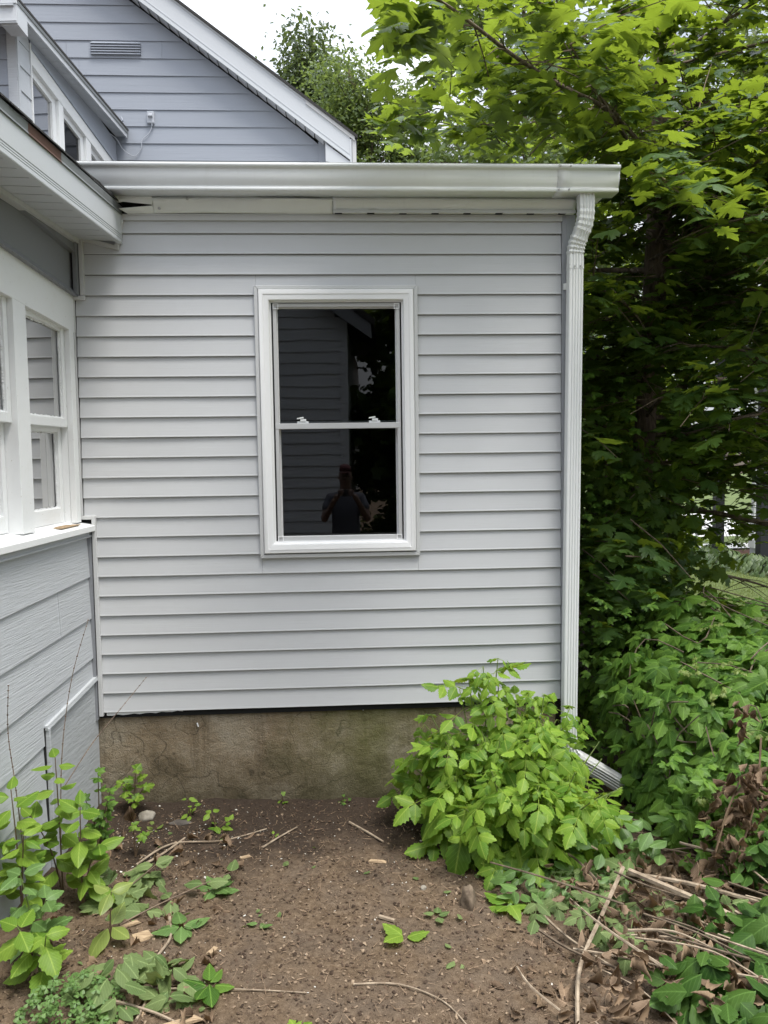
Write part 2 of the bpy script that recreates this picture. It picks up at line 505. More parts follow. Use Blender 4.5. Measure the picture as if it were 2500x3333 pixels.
def foliage(root, variants, P, nrm, d, s, mat, nparts=300, part='leaf', rest='foliage', cell=9, hidden=None):
    """leaves of one plant: the nparts that show largest become parts, the rest one part of kind stuff"""
    P, nrm, d, s = (np.asarray(a, float) for a in (P, nrm, d, s))
    if not len(P): return
    R = basis(nrm, d)
    idx = rng.integers(0, len(variants), len(P))
    meshes = []
    for k, (V, T, U) in enumerate(variants):
        me = raw_mesh(part, V, T, U)
        me.materials.append(mat)
        meshes.append(me)
    Cn = P + R[:, :, 1] * (s * .5)[:, None]
    x, y, dep = project(Cn)
    ok = (dep > .3) & (x > 0) & (x < 768) & (y > 0) & (y < 1024)
    if hidden is not None: ok &= ~hidden(x, y, Cn)
    order = np.argsort(dep)
    seen, pick = {}, []
    for i in order:
        if not ok[i]: continue
        key = (int(x[i] // cell), int(y[i] // cell))
        if key in seen: continue
        seen[key] = 1
        pick.append((s[i] / dep[i], i))
    pick.sort(reverse=True)
    pick = [i for _, i in pick[:nparts]]
    if len(P) - len(pick) < 6 and len(P) <= nparts:
        pick = list(range(len(P)))
    base = np.array(root.location)
    inv = Matrix.Rotation(-root.rotation_euler.z, 4, 'Z')
    for i in pick:
        o = bpy.data.objects.new(part, meshes[idx[i]])
        COL.objects.link(o)
        o.parent = root
        m = Matrix.Identity(4)
        for a in range(3):
            for b in range(3): m[a][b] = R[i, a, b] * s[i]
            m[a][3] = P[i, a] - base[a]
        o.matrix_basis = inv @ m
    left = np.ones(len(P), bool)
    left[pick] = False
    if left.any():
        me = joined(rest, variants, idx[left], P[left] - base, R[left], s[left])
        me.materials.append(mat)
        o = obj(rest, me, parent=root, kind='stuff')

# ------------------------------------------------------------------ leaf shapes (unit length along +y, base at origin, +z = upper face)
def maple_leaf(fold=.25, droop=.35, curl=.12, seed=0):
    r = random.Random(seed)
    h = [(.13, -.07), (.30, -.12), (.40, -.03), (.52, .0), (.44, .10), (.40, .17), (.57, .20), (.62, .30), (.76, .42), (.58, .42), (.50, .52),
         (.38, .46), (.27, .44), (.31, .60), (.43, .72), (.25, .76), (.17, .88)]
    h = [(x * (1 + r.uniform(-.06, .06)), y + r.uniform(-.02, .02)) for x, y in h]
    pts = [(0, 0)] + h + [(0, 1.03)] + [(-x * (1 + r.uniform(-.05, .05)), y) for x, y in h[::-1]]
    V = [(0, .30)] + pts
    out = []
    for x, y in V:
        z = -fold * abs(x) ** 1.3 * .8 - droop * max(0, y - .1) ** 2 * .5 + curl * math.sin(3 * x + seed) * .3 + r.uniform(-.012, .012)
        out.append((x, y, z))
    n = len(pts)
    T = [(0, 1 + i, 1 + (i + 1) % n) for i in range(n)]
    U = [(x / 1.6 + .5, y) for x, y in V]
    return np.array(out), np.array(T), np.array(U)

def strip_leaf(widths, L=1.0, fold=.25, droop=.4, seed=0, serr=.0, wav=.03, twist=0, n0=None):
    """a blade folded along its midrib; widths = half widths along it"""
    r = random.Random(seed)
    n = len(widths)
    V, U, T = [], [], []
    for i, w in enumerate(widths):
        t = i / (n - 1)
        zc = -droop * t * t * .5
        ws = w * (1 + (serr if i % 2 else -serr))
        for k, sgn in enumerate((-1, 0, 1)):
            x = sgn * ws
            z = zc - fold * abs(x) + (r.uniform(-wav, wav) if sgn else 0)
            y = t * L + (-.02 if sgn and i % 2 == 0 and 0 < i < n - 1 else 0)
            if twist:
                a = twist * t
                x, z = x * math.cos(a) - z * math.sin(a), x * math.sin(a) + z * math.cos(a)
            V.append((x, y, z))
            U.append((.5 + sgn * ws / (2 * max(widths)), t))
    for i in range(n - 1):
        for k in (0, 1):
            a, b, c, d = i * 3 + k, i * 3 + k + 1, (i + 1) * 3 + k + 1, (i + 1) * 3 + k
            T += [(a, c, d)] if i == 0 else [(a, b, c)] if i == n - 2 else [(a, b, c), (a, c, d)]
    return np.array(V), np.array(T), np.array(U)

OV = [.0, .17, .27, .30, .29, .25, .19, .11, .0]
OVT = [float(x) for x in np.interp(np.linspace(0, 8, 13), range(9), OV)]
def ovate(seed=0, w=1.0, **k):
    q = k.pop('serr', .05)
    return strip_leaf([x * w for x in (OVT if q > .05 else OV)], seed=seed, serr=q, **k)

def compound(leaflets, seed=0, stem=.006):
    """leaflets = (base xyz, direction deg in plane, tilt, length); returns one mesh with its rachis"""
    r = random.Random(seed)
    Vs, Ts, Us, off = [], [], [], 0
    for k, (bx, by, ang, ln, pars) in enumerate(leaflets):
        V, T, U = ovate(seed * 31 + k, **pars)
        a = math.radians(ang)
        c, s_ = math.cos(a), math.sin(a)
        tilt = math.radians(r.uniform(-18, 8))
        roll = math.radians(r.uniform(-22, 22))
        V = V * ln
        x, y, z = V[:, 0], V[:, 1], V[:, 2]
        x, z = x * math.cos(roll) - z * math.sin(roll), x * math.sin(roll) + z * math.cos(roll)
        y, z = y * math.cos(tilt) - z * math.sin(tilt), y * math.sin(tilt) + z * math.cos(tilt)
        X = x * c + y * s_ + bx
        Y = -x * s_ + y * c + by
        Vs.append(np.stack([X, Y, z - .05 * by * by], 1)); Ts.append(T + off); Us.append(U)
        off += len(V)
        if by > .01 or bx:
            pass
    ymax = max(l[1] for l in leaflets)
    if ymax > .02:
        V = np.array([(-stem, 0, 0), (stem, 0, 0), (stem, ymax, -.05 * ymax * ymax), (-stem, ymax, -.05 * ymax * ymax), (0, 0, -.012), (0, ymax, -.012 - .05 * ymax * ymax)])
        T = np.array([(0, 1, 2), (0, 2, 3), (0, 4, 5), (0, 5, 3), (1, 2, 5), (1, 5, 4)])
        Vs.append(V); Ts.append(T + off); Us.append(np.full((6, 2), .5)); off += 6
    return np.concatenate(Vs), np.concatenate(Ts), np.concatenate(Us)

def creeper_leaf(seed):
    r = random.Random(seed)
    ls = []
    for a, l in ((-98, .62), (-48, .84), (0, 1.0), (48, .84), (98, .62)):
        ls.append((0, 0, a + r.uniform(-8, 8), l * r.uniform(.60, .74), dict(w=1.02, fold=r.uniform(.1, .4), droop=r.uniform(.2, .8), serr=.085, wav=.02)))
    return compound(ls, seed)

def pinnate_leaf(seed, pairs=2):
    r = random.Random(seed)
    ls = []
    for k in range(pairs):
        y = .38 + .3 * k
        for sg in (-1, 1):
            ls.append((sg * .015, y + r.uniform(-.02, .02), sg * (62 - 8 * k) + r.uniform(-10, 10), r.uniform(.36, .46), dict(w=1.05, fold=r.uniform(.1, .5), droop=r.uniform(.1, .9), serr=.11, wav=.025)))
    ls.append((0, .38 + .3 * pairs - .12, r.uniform(-12, 12), r.uniform(.46, .56), dict(w=1.1, fold=r.uniform(.1, .5), droop=r.uniform(.1, .9), serr=.11, wav=.025)))
    return compound(ls, seed)

def clover_leaf(seed):
    w = [0, .16, .30, .40, .42, .28]
    Vs, Ts, Us, off = [], [], [], 0
    for k, a in enumerate((0, 120, 240)):
        V, T, U = strip_leaf(w, fold=.35, droop=.3, seed=seed + k, wav=.01)
        V = V * .5
        c, s_ = math.cos(math.radians(a)), math.sin(math.radians(a))
        Vs.append(np.stack([V[:, 0] * c + V[:, 1] * s_, -V[:, 0] * s_ + V[:, 1] * c, V[:, 2]], 1)); Ts.append(T + off); Us.append(U)
        off += len(V)
    return np.concatenate(Vs), np.concatenate(Ts), np.concatenate(Us)

MAPLE = [maple_leaf(.3, .5, .2, 1), maple_leaf(.15, .8, .35, 2), maple_leaf(.5, .3, .1, 3), maple_leaf(.1, .25, .3, 4), maple_leaf(.6, .9, .25, 5)]
CREEPER = [creeper_leaf(s) for s in range(5)]
PINNATE = [pinnate_leaf(s, 1 + s % 2) for s in range(6)]
OVATE = [ovate(s, 1.0, fold=.3 + .1 * (s % 3), droop=.25 + .25 * (s % 4), serr=.0, wav=.02) for s in range(5)]
SERRATE = [ovate(s, 1.15, fold=.15 + .15 * (s % 3), droop=.3 + .3 * (s % 4), serr=.065, wav=.02) for s in range(5)]
CURLED = [strip_leaf([x * .9 for x in OV], fold=2.2 * (-1 if s % 2 else 1), droop=1.2 + .5 * (s % 3), seed=s, wav=.09, twist=1.3 - .6 * s, serr=.1) for s in range(5)]
CLOVER = [clover_leaf(s) for s in range(3)]
SMALL = [(np.array([(0, 0, 0), (.28, .42, -.06), (0, 1, -.2), (-.28, .42, -.06)]), np.array([(0, 1, 2), (0, 2, 3)]), np.array([(.5, 0), (1, .5), (.5, 1), (0, .5)]))]
BLADE = [(np.array([(-.035, 0, 0), (.035, 0, 0), (0, 1, .25)]), np.array([(0, 1, 2)]), np.array([(.45, 0), (.55, 0), (.5, 1)])),
         (np.array([(-.03, 0, 0), (.03, 0, 0), (.12, .9, .4)]), np.array([(0, 1, 2)]), np.array([(.45, 0), (.55, 0), (.5, 1)]))]

def rand_dirs(n):
    v = rng.normal(size=(n, 3))
    return v / np.linalg.norm(v, axis=1, keepdims=True)

# ================================================================== GROUND
def gh(x, y):
    """ground height"""
    fade = max(0.0, 1 - max(0.0, math.hypot(x + .9, y + 1.5) - 3.0) / 3.0)
    z = -.022 * (max(-2.6, min(1.2, x)) + 1.4) * fade
    z += (noise.noise(Vector((x * 1.7, y * 1.7, 3.1))) * .03 + noise.noise(Vector((x * 6, y * 6, .4))) * .012) * fade
    z += .03 * max(0, 1 - abs(y + .02) / .22) * fade
    z -= .045 * (1 - fade)
    return z
def axis(lo, hi, step, far):
    a = list(np.arange(lo, hi + 1e-6, step))
    s, l, r = step, [], []
    while a[0] - sum(l) > -far:
        s *= 1.35; l.append(s)
    s = step
    while a[-1] + sum(r) < far:
        s *= 1.35; r.append(s)
    left = [a[0] - c for c in np.cumsum(l)][::-1]
    return np.array(left + a + [a[-1] + c for c in np.cumsum(r)])
gx, gy = axis(-2.8, .9, .018, 900), axis(-2.0, .16, .018, 900)
GV = []
for y in gy:
    for x in gx:
        z = gh(x, y)
        if -3 < x < 1.2 and -2.3 < y < .3:
            p = Vector((x * 30, y * 30, 0))
            z += noise.noise(p) * .0045 + max(0, noise.noise(p * 2.3 + Vector((9, 0, 0)))) * .007
        GV.append((x, y, z))
nx = len(gx)
ii = np.arange(len(gy) - 1)[:, None] * nx + np.arange(nx - 1)[None]
q = np.stack([ii, ii + 1, ii + nx + 1, ii + nx], -1).reshape(-1, 4)
GT = np.concatenate([q[:, [0, 1, 2]], q[:, [0, 2, 3]]])
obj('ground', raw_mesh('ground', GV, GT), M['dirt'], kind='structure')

def sheet(name, pts, z, mat, sub=0):
    mb = MB()
    mb.add([(x, y, z) for x, y in pts], [tuple(range(len(pts)))])
    return obj(name, mb, mat, kind='structure')
sheet('lawn', [(1.9, -6), (60, -6), (60, 10.3), (6.1, 10.3), (1.9, 12.5)], -.02, M['lawn'])
sheet('pavement', [(5.2, 10.5), (60, 10.5), (60, 11.3), (5.2, 11.3)], -.012, M['road'])
sheet('verge', [(-40, 11.3), (60, 11.3), (60, 12.6), (-40, 12.6)], -.016, M['lawn'])
sheet('road', [(-80, 12.6), (80, 12.6), (80, 19.5), (-80, 19.5)], -.012, M['road'])
sheet('far_lawn', [(-80, 19.5), (80, 19.5), (80, 60), (-80, 60)], -.016, M['lawn'])
sheet('mulch_bed', [(4.7, 9.2), (7.6, 9.2), (7.6, 10.2), (4.7, 10.2)], -.008, M['mulch'])
sheet('driveway', [(-9, -16), (-1.7, -16), (-1.7, -5.0), (-9, -5.0)], -.03, M['road'])

# ================================================================== HOUSE ADDITION (the wall that faces the camera)
A = thing('house_addition', 'small light grey vinyl-sided house addition with one window above a stained concrete foundation', 'house', (0, 0, 0))
Z0, EX = .53, .1016
WX0, WX1, WZ0, WZ1 = -1.5736, -.7445, 1.323, 2.710      # outer edge of the window's channel
def course(x0, x1, z0, z1, zb):
    """one siding board piece between x0..x1, z0..z1 of the course whose drip edge is at zb"""
    def yy(z):
        return -.0135 + .0115 * (z - zb) / EX
    if z0 <= zb + 1e-6:
        prof = [(-.001, zb + .003), (-.010, zb), (-.0135, zb + .003), (yy(zb + .012) + .0005, zb + .012), (yy(z1), z1), (.001, z1)]
    else:
        prof = [(.001, z0), (yy(z0), z0), (yy(z1), z1), (.001, z1)]
    m, n = MB(), len(prof)
    ns = max(2, int((x1 - x0) / .11))
    vs = []
    for i in range(ns + 1):
        x = x0 + (x1 - x0) * i / ns
        w = noise.noise(Vector((x * 1.9, zb * 3.7, 2))) * .0028 + noise.noise(Vector((x * 6, zb * 5, 7))) * .0008
        h = noise.noise(Vector((x * .9, zb * 9, 4))) * .0012
        vs += [(x, y - w * (.2 if y > -.002 else 1), z + (h if y < -.008 else 0)) for y, z in prof]
    fs = [(i * n + j, i * n + (j + 1) % n, (i + 1) * n + (j + 1) % n, (i + 1) * n + j) for i in range(ns) for j in range(n)]
    fs += [tuple(range(n))[::-1], tuple(range(ns * n, ns * n + n))]
    return m.add(vs, fs)
for k in range(25):
    zb = Z0 + k * EX
    z1 = zb + EX - .0005
    if k == 24: z1 = 3.036
    xl = -2.402 if zb + .05 < 1.545 else -2.462 if zb + .05 < 2.65 else -2.413 if k < 24 else -2.25
    xr = .004
    mid_lo, mid_hi = zb < WZ1 - .005 and z1 > WZ0 + .005, False
    if mid_lo:
        obj('siding_board', course(xl, WX0 + .008, zb, z1, zb), M['vinyl'], A)
        obj('siding_board', course(WX1 - .008, xr, zb, z1, zb), M['vinyl'], A)
        if z1 > WZ1: obj('siding_board', course(WX0 + .009, WX1 - .009, WZ1 - .012, z1, zb), M['vinyl'], A)
        if zb < WZ0: obj('siding_board', course(WX0 + .009, WX1 - .009, zb, WZ0 + .012, zb), M['vinyl'], A)
    else:
        obj('siding_board', course(xl, xr, zb, z1, zb), M['vinyl'], A)
# sheathing behind, with the window hole
mb = MB()
mb.box(-2.5, WX0 + .05, .003, .12, .5, 3.3).box(WX1 - .05, -.02, .003, .12, .5, 3.3).box(WX0 + .05, WX1 - .05, .003, .12, .5, WZ0 + .05).box(WX0 + .05, WX1 - .05, .003, .12, WZ1 - .05, 3.3)
obj('wall', mb, M['gap'], A)
# the side that faces the tree, seen from a step to the right
sb = MB()
for k in range(25):
    zb = Z0 + k * EX
    sb.prism([(-.001, zb + .003), (.010, zb), (.0135, zb + .004), (.002, zb + EX - .0005), (-.001, zb + EX - .0005)], .075, 4.9, 'y')
obj('side_siding', sb, M['vinyl'], A, kind='stuff')
obj('side_wall', MB().box(-.12, -.003, .125, 4.95, .5, 3.3), M['gap'], A)
# foundation: a rough slab face
fx, fz = np.linspace(-2.446, -.018, 200), np.linspace(-.25, .532, 66)
FV = []
for z in fz:
    for x in fx:
        n = noise.noise(Vector((x * 9, z * 9, 1))) * .004 + noise.noise(Vector((x * 45, z * 45, 5))) * .004 + max(0, noise.noise(Vector((x * 22, z * 60, 8))) - .35) * .008
        FV.append((x, .014 + n, z))
nx_ = len(fx)
ii = np.arange(len(fz) - 1)[:, None] * nx_ + np.arange(nx_ - 1)[None]
q = np.stack([ii, ii + 1, ii + nx_ + 1, ii + nx_], -1).reshape(-1, 4)
FT = np.concatenate([q[:, [0, 1, 2]], q[:, [0, 2, 3]]])
fo = obj('foundation', raw_mesh('foundation', FV, FT), M['concrete'], A)
obj('foundation_side', MB().box(-.3, -.0185, .02, 4.9, -.25, .53), M['concrete'], A)
for x, z, h in ((-.105, .53, .13), (-.16, .50, .03), (-1.93, .455, .02), (-1.06, .53, .035), (-.9, .53, .03)):
    obj('paint_drip', MB().tube([(x, .0105, z), (x + .003, .010, z - h * .6), (x + .006, .0105, z - h)], [.004, .0035, .004], 5), M['old_white'], fo)
# torn house wrap peeping out below the first board
mb = MB()
for i in range(14):
    x0, x1 = -2.39 + i * .028, -2.39 + (i + 1) * .028
    d0, d1 = .012 * (1 - i / 14) + .003 * math.sin(i * 2.3), .012 * (1 - (i + 1) / 14) + .003 * math.sin((i + 1) * 2.3)
    mb.hexa([(x0, -.006, .527 - d0), (x1, -.006, .527 - d1), (x1, -.004, .527 - d1), (x0, -.004, .527 - d0), (x0, -.006, .532), (x1, -.006, .532), (x1, -.004, .532), (x0, -.004, .532)])
obj('starter_strip', mb, M['white_vinyl'], A)

# J channels and trims
def channel(path, w=.021, proud=.024):
    """a trim strip along a polyline on the wall plane (x, z), w wide to the right of the path"""
    mb = MB()
    for (x0, z0), (x1, z1) in zip(path[:-1], path[1:]):
        d = Vector((x1 - x0, z1 - z0)).normalized()
        nn = Vector((d.y, -d.x)) * w
        mb.hexa([(x0, -proud, z0), (x1, -proud, z1), (x1, .002, z1), (x0, .002, z0), (x0 + nn.x, -proud, z0 + nn.y), (x1 + nn.x, -proud, z1 + nn.y), (x1 + nn.x, .002, z1 + nn.y), (x0 + nn.x, .002, z0 + nn.y)])
    return mb
JM = M['vinyl_trim']
def jtrim(path, w=.021, proud=.0245): obj('channel_trim', channel(path, w, proud), JM, A, bevel=.0025)
jtrim([(-2.423, 1.560), (-2.4235, .516)], -.021, .026)
jtrim([(-2.489, 1.541), (-2.404, 1.541)], -.019, .0255)
jtrim([(-2.488, 2.66), (-2.488, 1.561)], -.021, .0247)
jtrim([(-2.487, 2.642), (-2.4125, 2.642)], -.019, .0262)
jtrim([(-2.434, 2.958), (-2.434, 2.6625)], -.0215, .0252)
jtrim([(-2.433, 2.934), (-2.238, 2.884)], -.021, .0248)
jtrim([(-2.2585, 2.905), (-2.2295, 3.034)], .022, .0259)
mb = MB().box(-2.222, .006, -.019, .0, 3.032, 3.054).box(-2.222, .006, -.023, -.0, 3.0545, 3.0605)
obj('top_trim', mb, JM, A)
# corner post on the right
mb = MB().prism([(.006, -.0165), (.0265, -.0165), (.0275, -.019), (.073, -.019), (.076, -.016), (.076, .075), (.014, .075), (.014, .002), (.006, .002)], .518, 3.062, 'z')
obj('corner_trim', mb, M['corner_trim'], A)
# metal strip in the inside corner, and the dark gap beside it
obj('corner_strip', MB().box(-2.452, -2.4275, -.035, -.002, .50, 1.50), M['clap_dark'], A)
obj('corner_strip', MB().box(-2.458, -2.4375, -.045, -.002, 2.665, 2.955), M['clap_dark'], A)

# window
WN = thing('window', None, None)
WN.parent = A
def ring(x0, x1, z0, z1, w, y0, y1, wb=None):
    """mitred frame: four pieces"""
    wb = wb or w
    m = MB()
    o_ = [(x0, z0), (x1, z0), (x1, z1), (x0, z1)]
    i_ = [(x0 + w, z0 + wb), (x1 - w, z0 + wb), (x1 - w, z1 - w), (x0 + w, z1 - w)]
    for k in range(4):
        a, b, c, d = o_[k], o_[(k + 1) % 4], i_[(k + 1) % 4], i_[k]
        m.hexa([(a[0], y0, a[1]), (b[0], y0, b[1]), (c[0], y0, c[1]), (d[0], y0, d[1]), (a[0], y1, a[1]), (b[0], y1, b[1]), (c[0], y1, c[1]), (d[0], y1, d[1])])
    return m
obj('channel_frame', ring(WX0, WX1, WZ0, WZ1, .0195, -.026, .0), JM, WN, bevel=.003)
def casing_ring(x0, x1, z0, z1, prof):
    """prof = (inset, y); swept round the rectangle with mitred corners"""
    vs, n = [], len(prof)
    for (cx, cz, sx, sz) in ((x0, z0, 1, 1), (x1, z0, -1, 1), (x1, z1, -1, -1), (x0, z1, 1, -1)):
        for i, (d, y) in enumerate(prof): vs.append((cx + sx * d, y, cz + sz * d))
    fs = [(k * n + i, k * n + i + 1, ((k + 1) % 4) * n + i + 1, ((k + 1) % 4) * n + i) for k in range(4) for i in range(n - 1)]
    return MB().add(vs, fs)
x0, x1, z0, z1 = WX0 + .021, WX1 - .021, WZ0 + .0245, WZ1 - .021
obj('casing', casing_ring(x0, x1, z0, z1, [(0, .0), (0, -.029), (.004, -.036), (.018, -.0385), (.024, -.037), (.026, -.0345), (.034, -.034), (.050, -.031), (.053, -.027), (.0535, -.008), (.062, -.0075), (.063, .06), (.0, .06)]), M['white_vinyl'], WN, smooth=30)
sx0, sx1, sz0, sz1 = x0 + .0645, x1 - .0645, z0 + .052, z1 - .0605
obj('track', ring(sx0 - .002, sx1 + .002, sz0 - .002, sz1 + .002, .0045, -.006, .055), M['gap'], WN)
# sill nose
obj('sill', MB().hexa([(x0 + .03, -.04, z0 + .020), (x1 - .03, -.04, z0 + .020), (x1 - .03, .0, z0 + .024), (x0 + .03, .0, z0 + .024), (x0 + .042, -.037, z0 + .046), (x1 - .042, -.037, z0 + .046), (x1 - .042, .0, z0 + .051), (x0 + .042, .0, z0 + .051)]), M['white_vinyl'], WN)
# insect screen frame with a crossbar and corner clips
SF = obj('screen_frame', ring(sx0 + .005, sx1 - .005, sz0 + .004, sz1 - .004, .0185, -.004, .008, wb=.028).box(sx0 + .005, sx1 - .005, -.0055, .009, 1.987, 2.016), M['screen_alu'], WN, bevel=.002)
for cx, cz, a, b in ((sx0 + .006, sz1 - .005, 1, -1), (sx1 - .006, sz1 - .005, -1, -1), (sx0 + .006, sz0 + .006, 1, 1), (sx1 - .006, sz0 + .006, -1, 1)):
    xa, xb = sorted((cx, cx + a * .029)); za, zb_ = sorted((cz, cz + b * .029))
    obj('corner_clip', ring(xa, xb, za, zb_, .0045, -.0085, .0), M['white_vinyl'], WN)
# sashes behind the screen
US = obj('upper_sash', ring(sx0 + .006, sx1 - .006, 1.995, sz1 - .006, .022, .016, .038), M['white_vinyl'], WN)
LS = obj('lower_sash', ring(sx0 + .006, sx1 - .006, sz0 + .006, 2.028, .024, .042, .066), M['white_vinyl'], WN)
TILT = .006
def pane(x0, x1, z0, z1, y, tilt):
    m = MB().add([(x0, y - tilt * .5 * (z1 - z0), z1), (x1, y - tilt * .5 * (z1 - z0), z1), (x1, y + tilt * .5 * (z1 - z0), z0), (x0, y + tilt * .5 * (z1 - z0), z0)], [(0, 3, 2, 1)])
    return m
obj('glass_pane', pane(sx0 + .02, sx1 - .02, 2.005, sz1 - .02, .026, TILT), M['glass'], WN)
obj('glass_pane', pane(sx0 + .02, sx1 - .02, sz0 + .02, 2.015, .052, TILT), M['glass'], WN)
for fx_ in (-1.343, -.972):
    lt = MB().box(fx_ - .028, fx_ + .03, .012, .022, 2.0165, 2.027).box(fx_ - .012, fx_ + .018, .006, .02, 2.027, 2.038)
    lt.hexa([(fx_ - .03, .004, 2.038), (fx_ + .006, .004, 2.042), (fx_ + .006, .018, 2.042), (fx_ - .03, .018, 2.038), (fx_ - .028, .004, 2.044), (fx_ + .004, .004, 2.050), (fx_ + .004, .018, 2.050), (fx_ - .028, .018, 2.044)])
    obj('sash_lock', lt, M['white_metal'], WN, bevel=.0015)
# dark room behind
mb = MB()
mb.box(-2.3, -.2, 2.5, 2.55, .6, 3.2).box(-2.3, -.2, .13, 2.5, .55, .6).box(-2.3, -.2, .13, 2.5, 3.2, 3.24).box(-2.35, -2.3, .13, 2.5, .6, 3.2).box(-.2, -.15, .13, 2.5, .6, 3.2)
obj('room', mb, M['room'], A)

# eave: crumpled sheet-metal panel below the gutter
def panel_mesh(x0, x1, nx_, bulge, seed):
    prof = [(-.0615, 3.133), (-.0635, 3.118), (-.060, 3.105), (-.052, 3.090), (-.043, 3.078), (-.028, 3.0655), (-.012, 3.0615)]
    vs, fs, n = [], [], len(prof)
    for i in range(nx_ + 1):
        x = x0 + (x1 - x0) * i / nx_
        for j, (y, z) in enumerate(prof):
            w = noise.noise(Vector((x * 3.1, j * .5, seed))) * bulge + noise.noise(Vector((x * 11, j * .8, seed + 4))) * bulge * .35
            vs.append((x, y - w * (1 if 0 < j < n - 1 else .3), z + w * .3))
    for i in range(nx_):
        for j in range(n - 1):
            a = i * n + j
            fs.append((a, a + 1, a + n + 1, a + n))
    return MB().add(vs, fs)
def solid(o, t=.0012):
    m = o.modifiers.new('thickness', 'SOLIDIFY'); m.thickness = t
    return o
solid(obj('soffit_panel', panel_mesh(-2.06, -1.168, 60, .011, 2.0), M['white_metal'], A, smooth=40))
pn = solid(obj('soffit_panel', panel_mesh(-1.166, .066, 60, .005, 7.0), M['white_metal'], A, smooth=40))
# lifted torn end near the inside corner: upper flap and lower flap with the dark gap between
up = [(-2.25, 3.150), (-2.18, 3.122), (-2.062, 3.112)]
obj('torn_flap', MB().hexa([(-2.26, -.085, 3.108), (-2.055, -.064, 3.094), (-2.055, -.060, 3.094), (-2.26, -.080, 3.108), (-2.26, -.072, 3.140), (-2.055, -.064, 3.133), (-2.055, -.060, 3.133), (-2.26, -.068, 3.140)]), M['white_metal'], A)
obj('torn_flap', MB().add([(-2.214, -.075, 3.072), (-2.055, -.061, 3.090), (-2.055, -.013, 3.0605), (-2.18, -.013, 3.0605), (-2.214, -.077, 3.070), (-2.055, -.063, 3.088), (-2.055, -.015, 3.0585), (-2.18, -.015, 3.0585)],
    [(0, 1, 2, 3), (7, 6, 5, 4), (0, 4, 5, 1), (1, 5, 6, 2), (2, 6, 7, 3), (3, 7, 4, 0)]), M['white_metal'], A)
obj('torn_flap', MB().hexa([(-2.335, -.10, 3.172), (-2.285, -.10, 3.175), (-2.195, -.075, 3.102), (-2.225, -.075, 3.098), (-2.335, -.096, 3.174), (-2.285, -.096, 3.177), (-2.195, -.071, 3.104), (-2.225, -.071, 3.100)]), M['white_metal'], A)
obj('eave_gap', MB().box(-2.30, -2.05, -.011, -.004, 3.062, 3.13), M['gap'], A)
for x, z, y in ((-1.883, 3.121, -.0665), (-2.023, 3.078, -.055)):
    obj('screw', MB().tube([(x, y - .004, z), (x, y + .004, z)], [.007, .007], 8), M['steel'], A)
# soffit flutes ending over the wall: dark notches and a bent lip
for i in range(8):
    x = -1.14 + i * .163
    obj('soffit_notch', MB().prism([(-.0475, 3.0615), (-.019, 3.0635), (-.016, 3.0735), (-.047, 3.0725)], x - .018, x + .018), M['gap'], A)
mb = MB()
for i in range(30):
    xa = -1.165 + i * .041
    mb.box(xa, xa + .0412, -.0535 - .001 * (i % 2), -.0505, 3.0605 + random.uniform(-.0015, .0015), 3.076)
obj('bent_lip', mb, M['vinyl_trim'], A)
obj('fascia_board', MB().box(-2.5, .20, -.0585, .02, 3.134, 3.29), M['white_metal'], A)

# gutter
GP = [(-.062, 3.2535), (-.062, 3.1330), (-.158, 3.1310), (-.1615, 3.1335), (-.163, 3.1475), (-.157, 3.1510), (-.1605, 3.1575), (-.1665, 3.1670), (-.1725, 3.1800), (-.1765, 3.1950), (-.1780, 3.2100), (-.1775, 3.2230), (-.1795, 3.2310), (-.1860, 3.2335), (-.1920, 3.2370), (-.1930, 3.2500), (-.1900, 3.2525), (-.1820, 3.2520)]
def gutter_piece(x0, x1, grow=0, hollow=True):
    m = MB()
    n = len(GP)
    c = (-.12, 3.19)
    P = [(c[0] + (y - c[0]) * (1 + grow), c[1] + (z - c[1]) * (1 + grow)) for y, z in GP]
    m.add([(x0, y, z) for y, z in P] + [(x1, y, z) for y, z in P], [(i, i + 1, n + i + 1, n + i) for i in range(n - 1)])
    return m
gt = solid(obj('gutter', gutter_piece(-2.49, .246), M['white_metal'], A, smooth=35), .002)
ec = MB().add([(.2465, y, z) for y, z in GP] + [(.2485, y, z) for y, z in GP], [tuple(range(len(GP))), tuple(range(len(GP), 2 * len(GP)))[::-1]] + [(i, (i + 1) % len(GP), len(GP) + (i + 1) % len(GP), len(GP) + i) for i in range(len(GP))])
obj('end_cap', ec, M['white_metal'], gt)
solid(obj('joint_strip', gutter_piece(-.062, .009, .022), M['white_metal'], gt, smooth=35), .0015)
for x in (-.052, -.001):
    for y, z in ((-.1965, 3.244), (-.1675, 3.1415)):
        obj('screw', MB().tube([(x, y, z), (x, y + .004, z)], [.0042, .005], 8), M['steel'], gt)

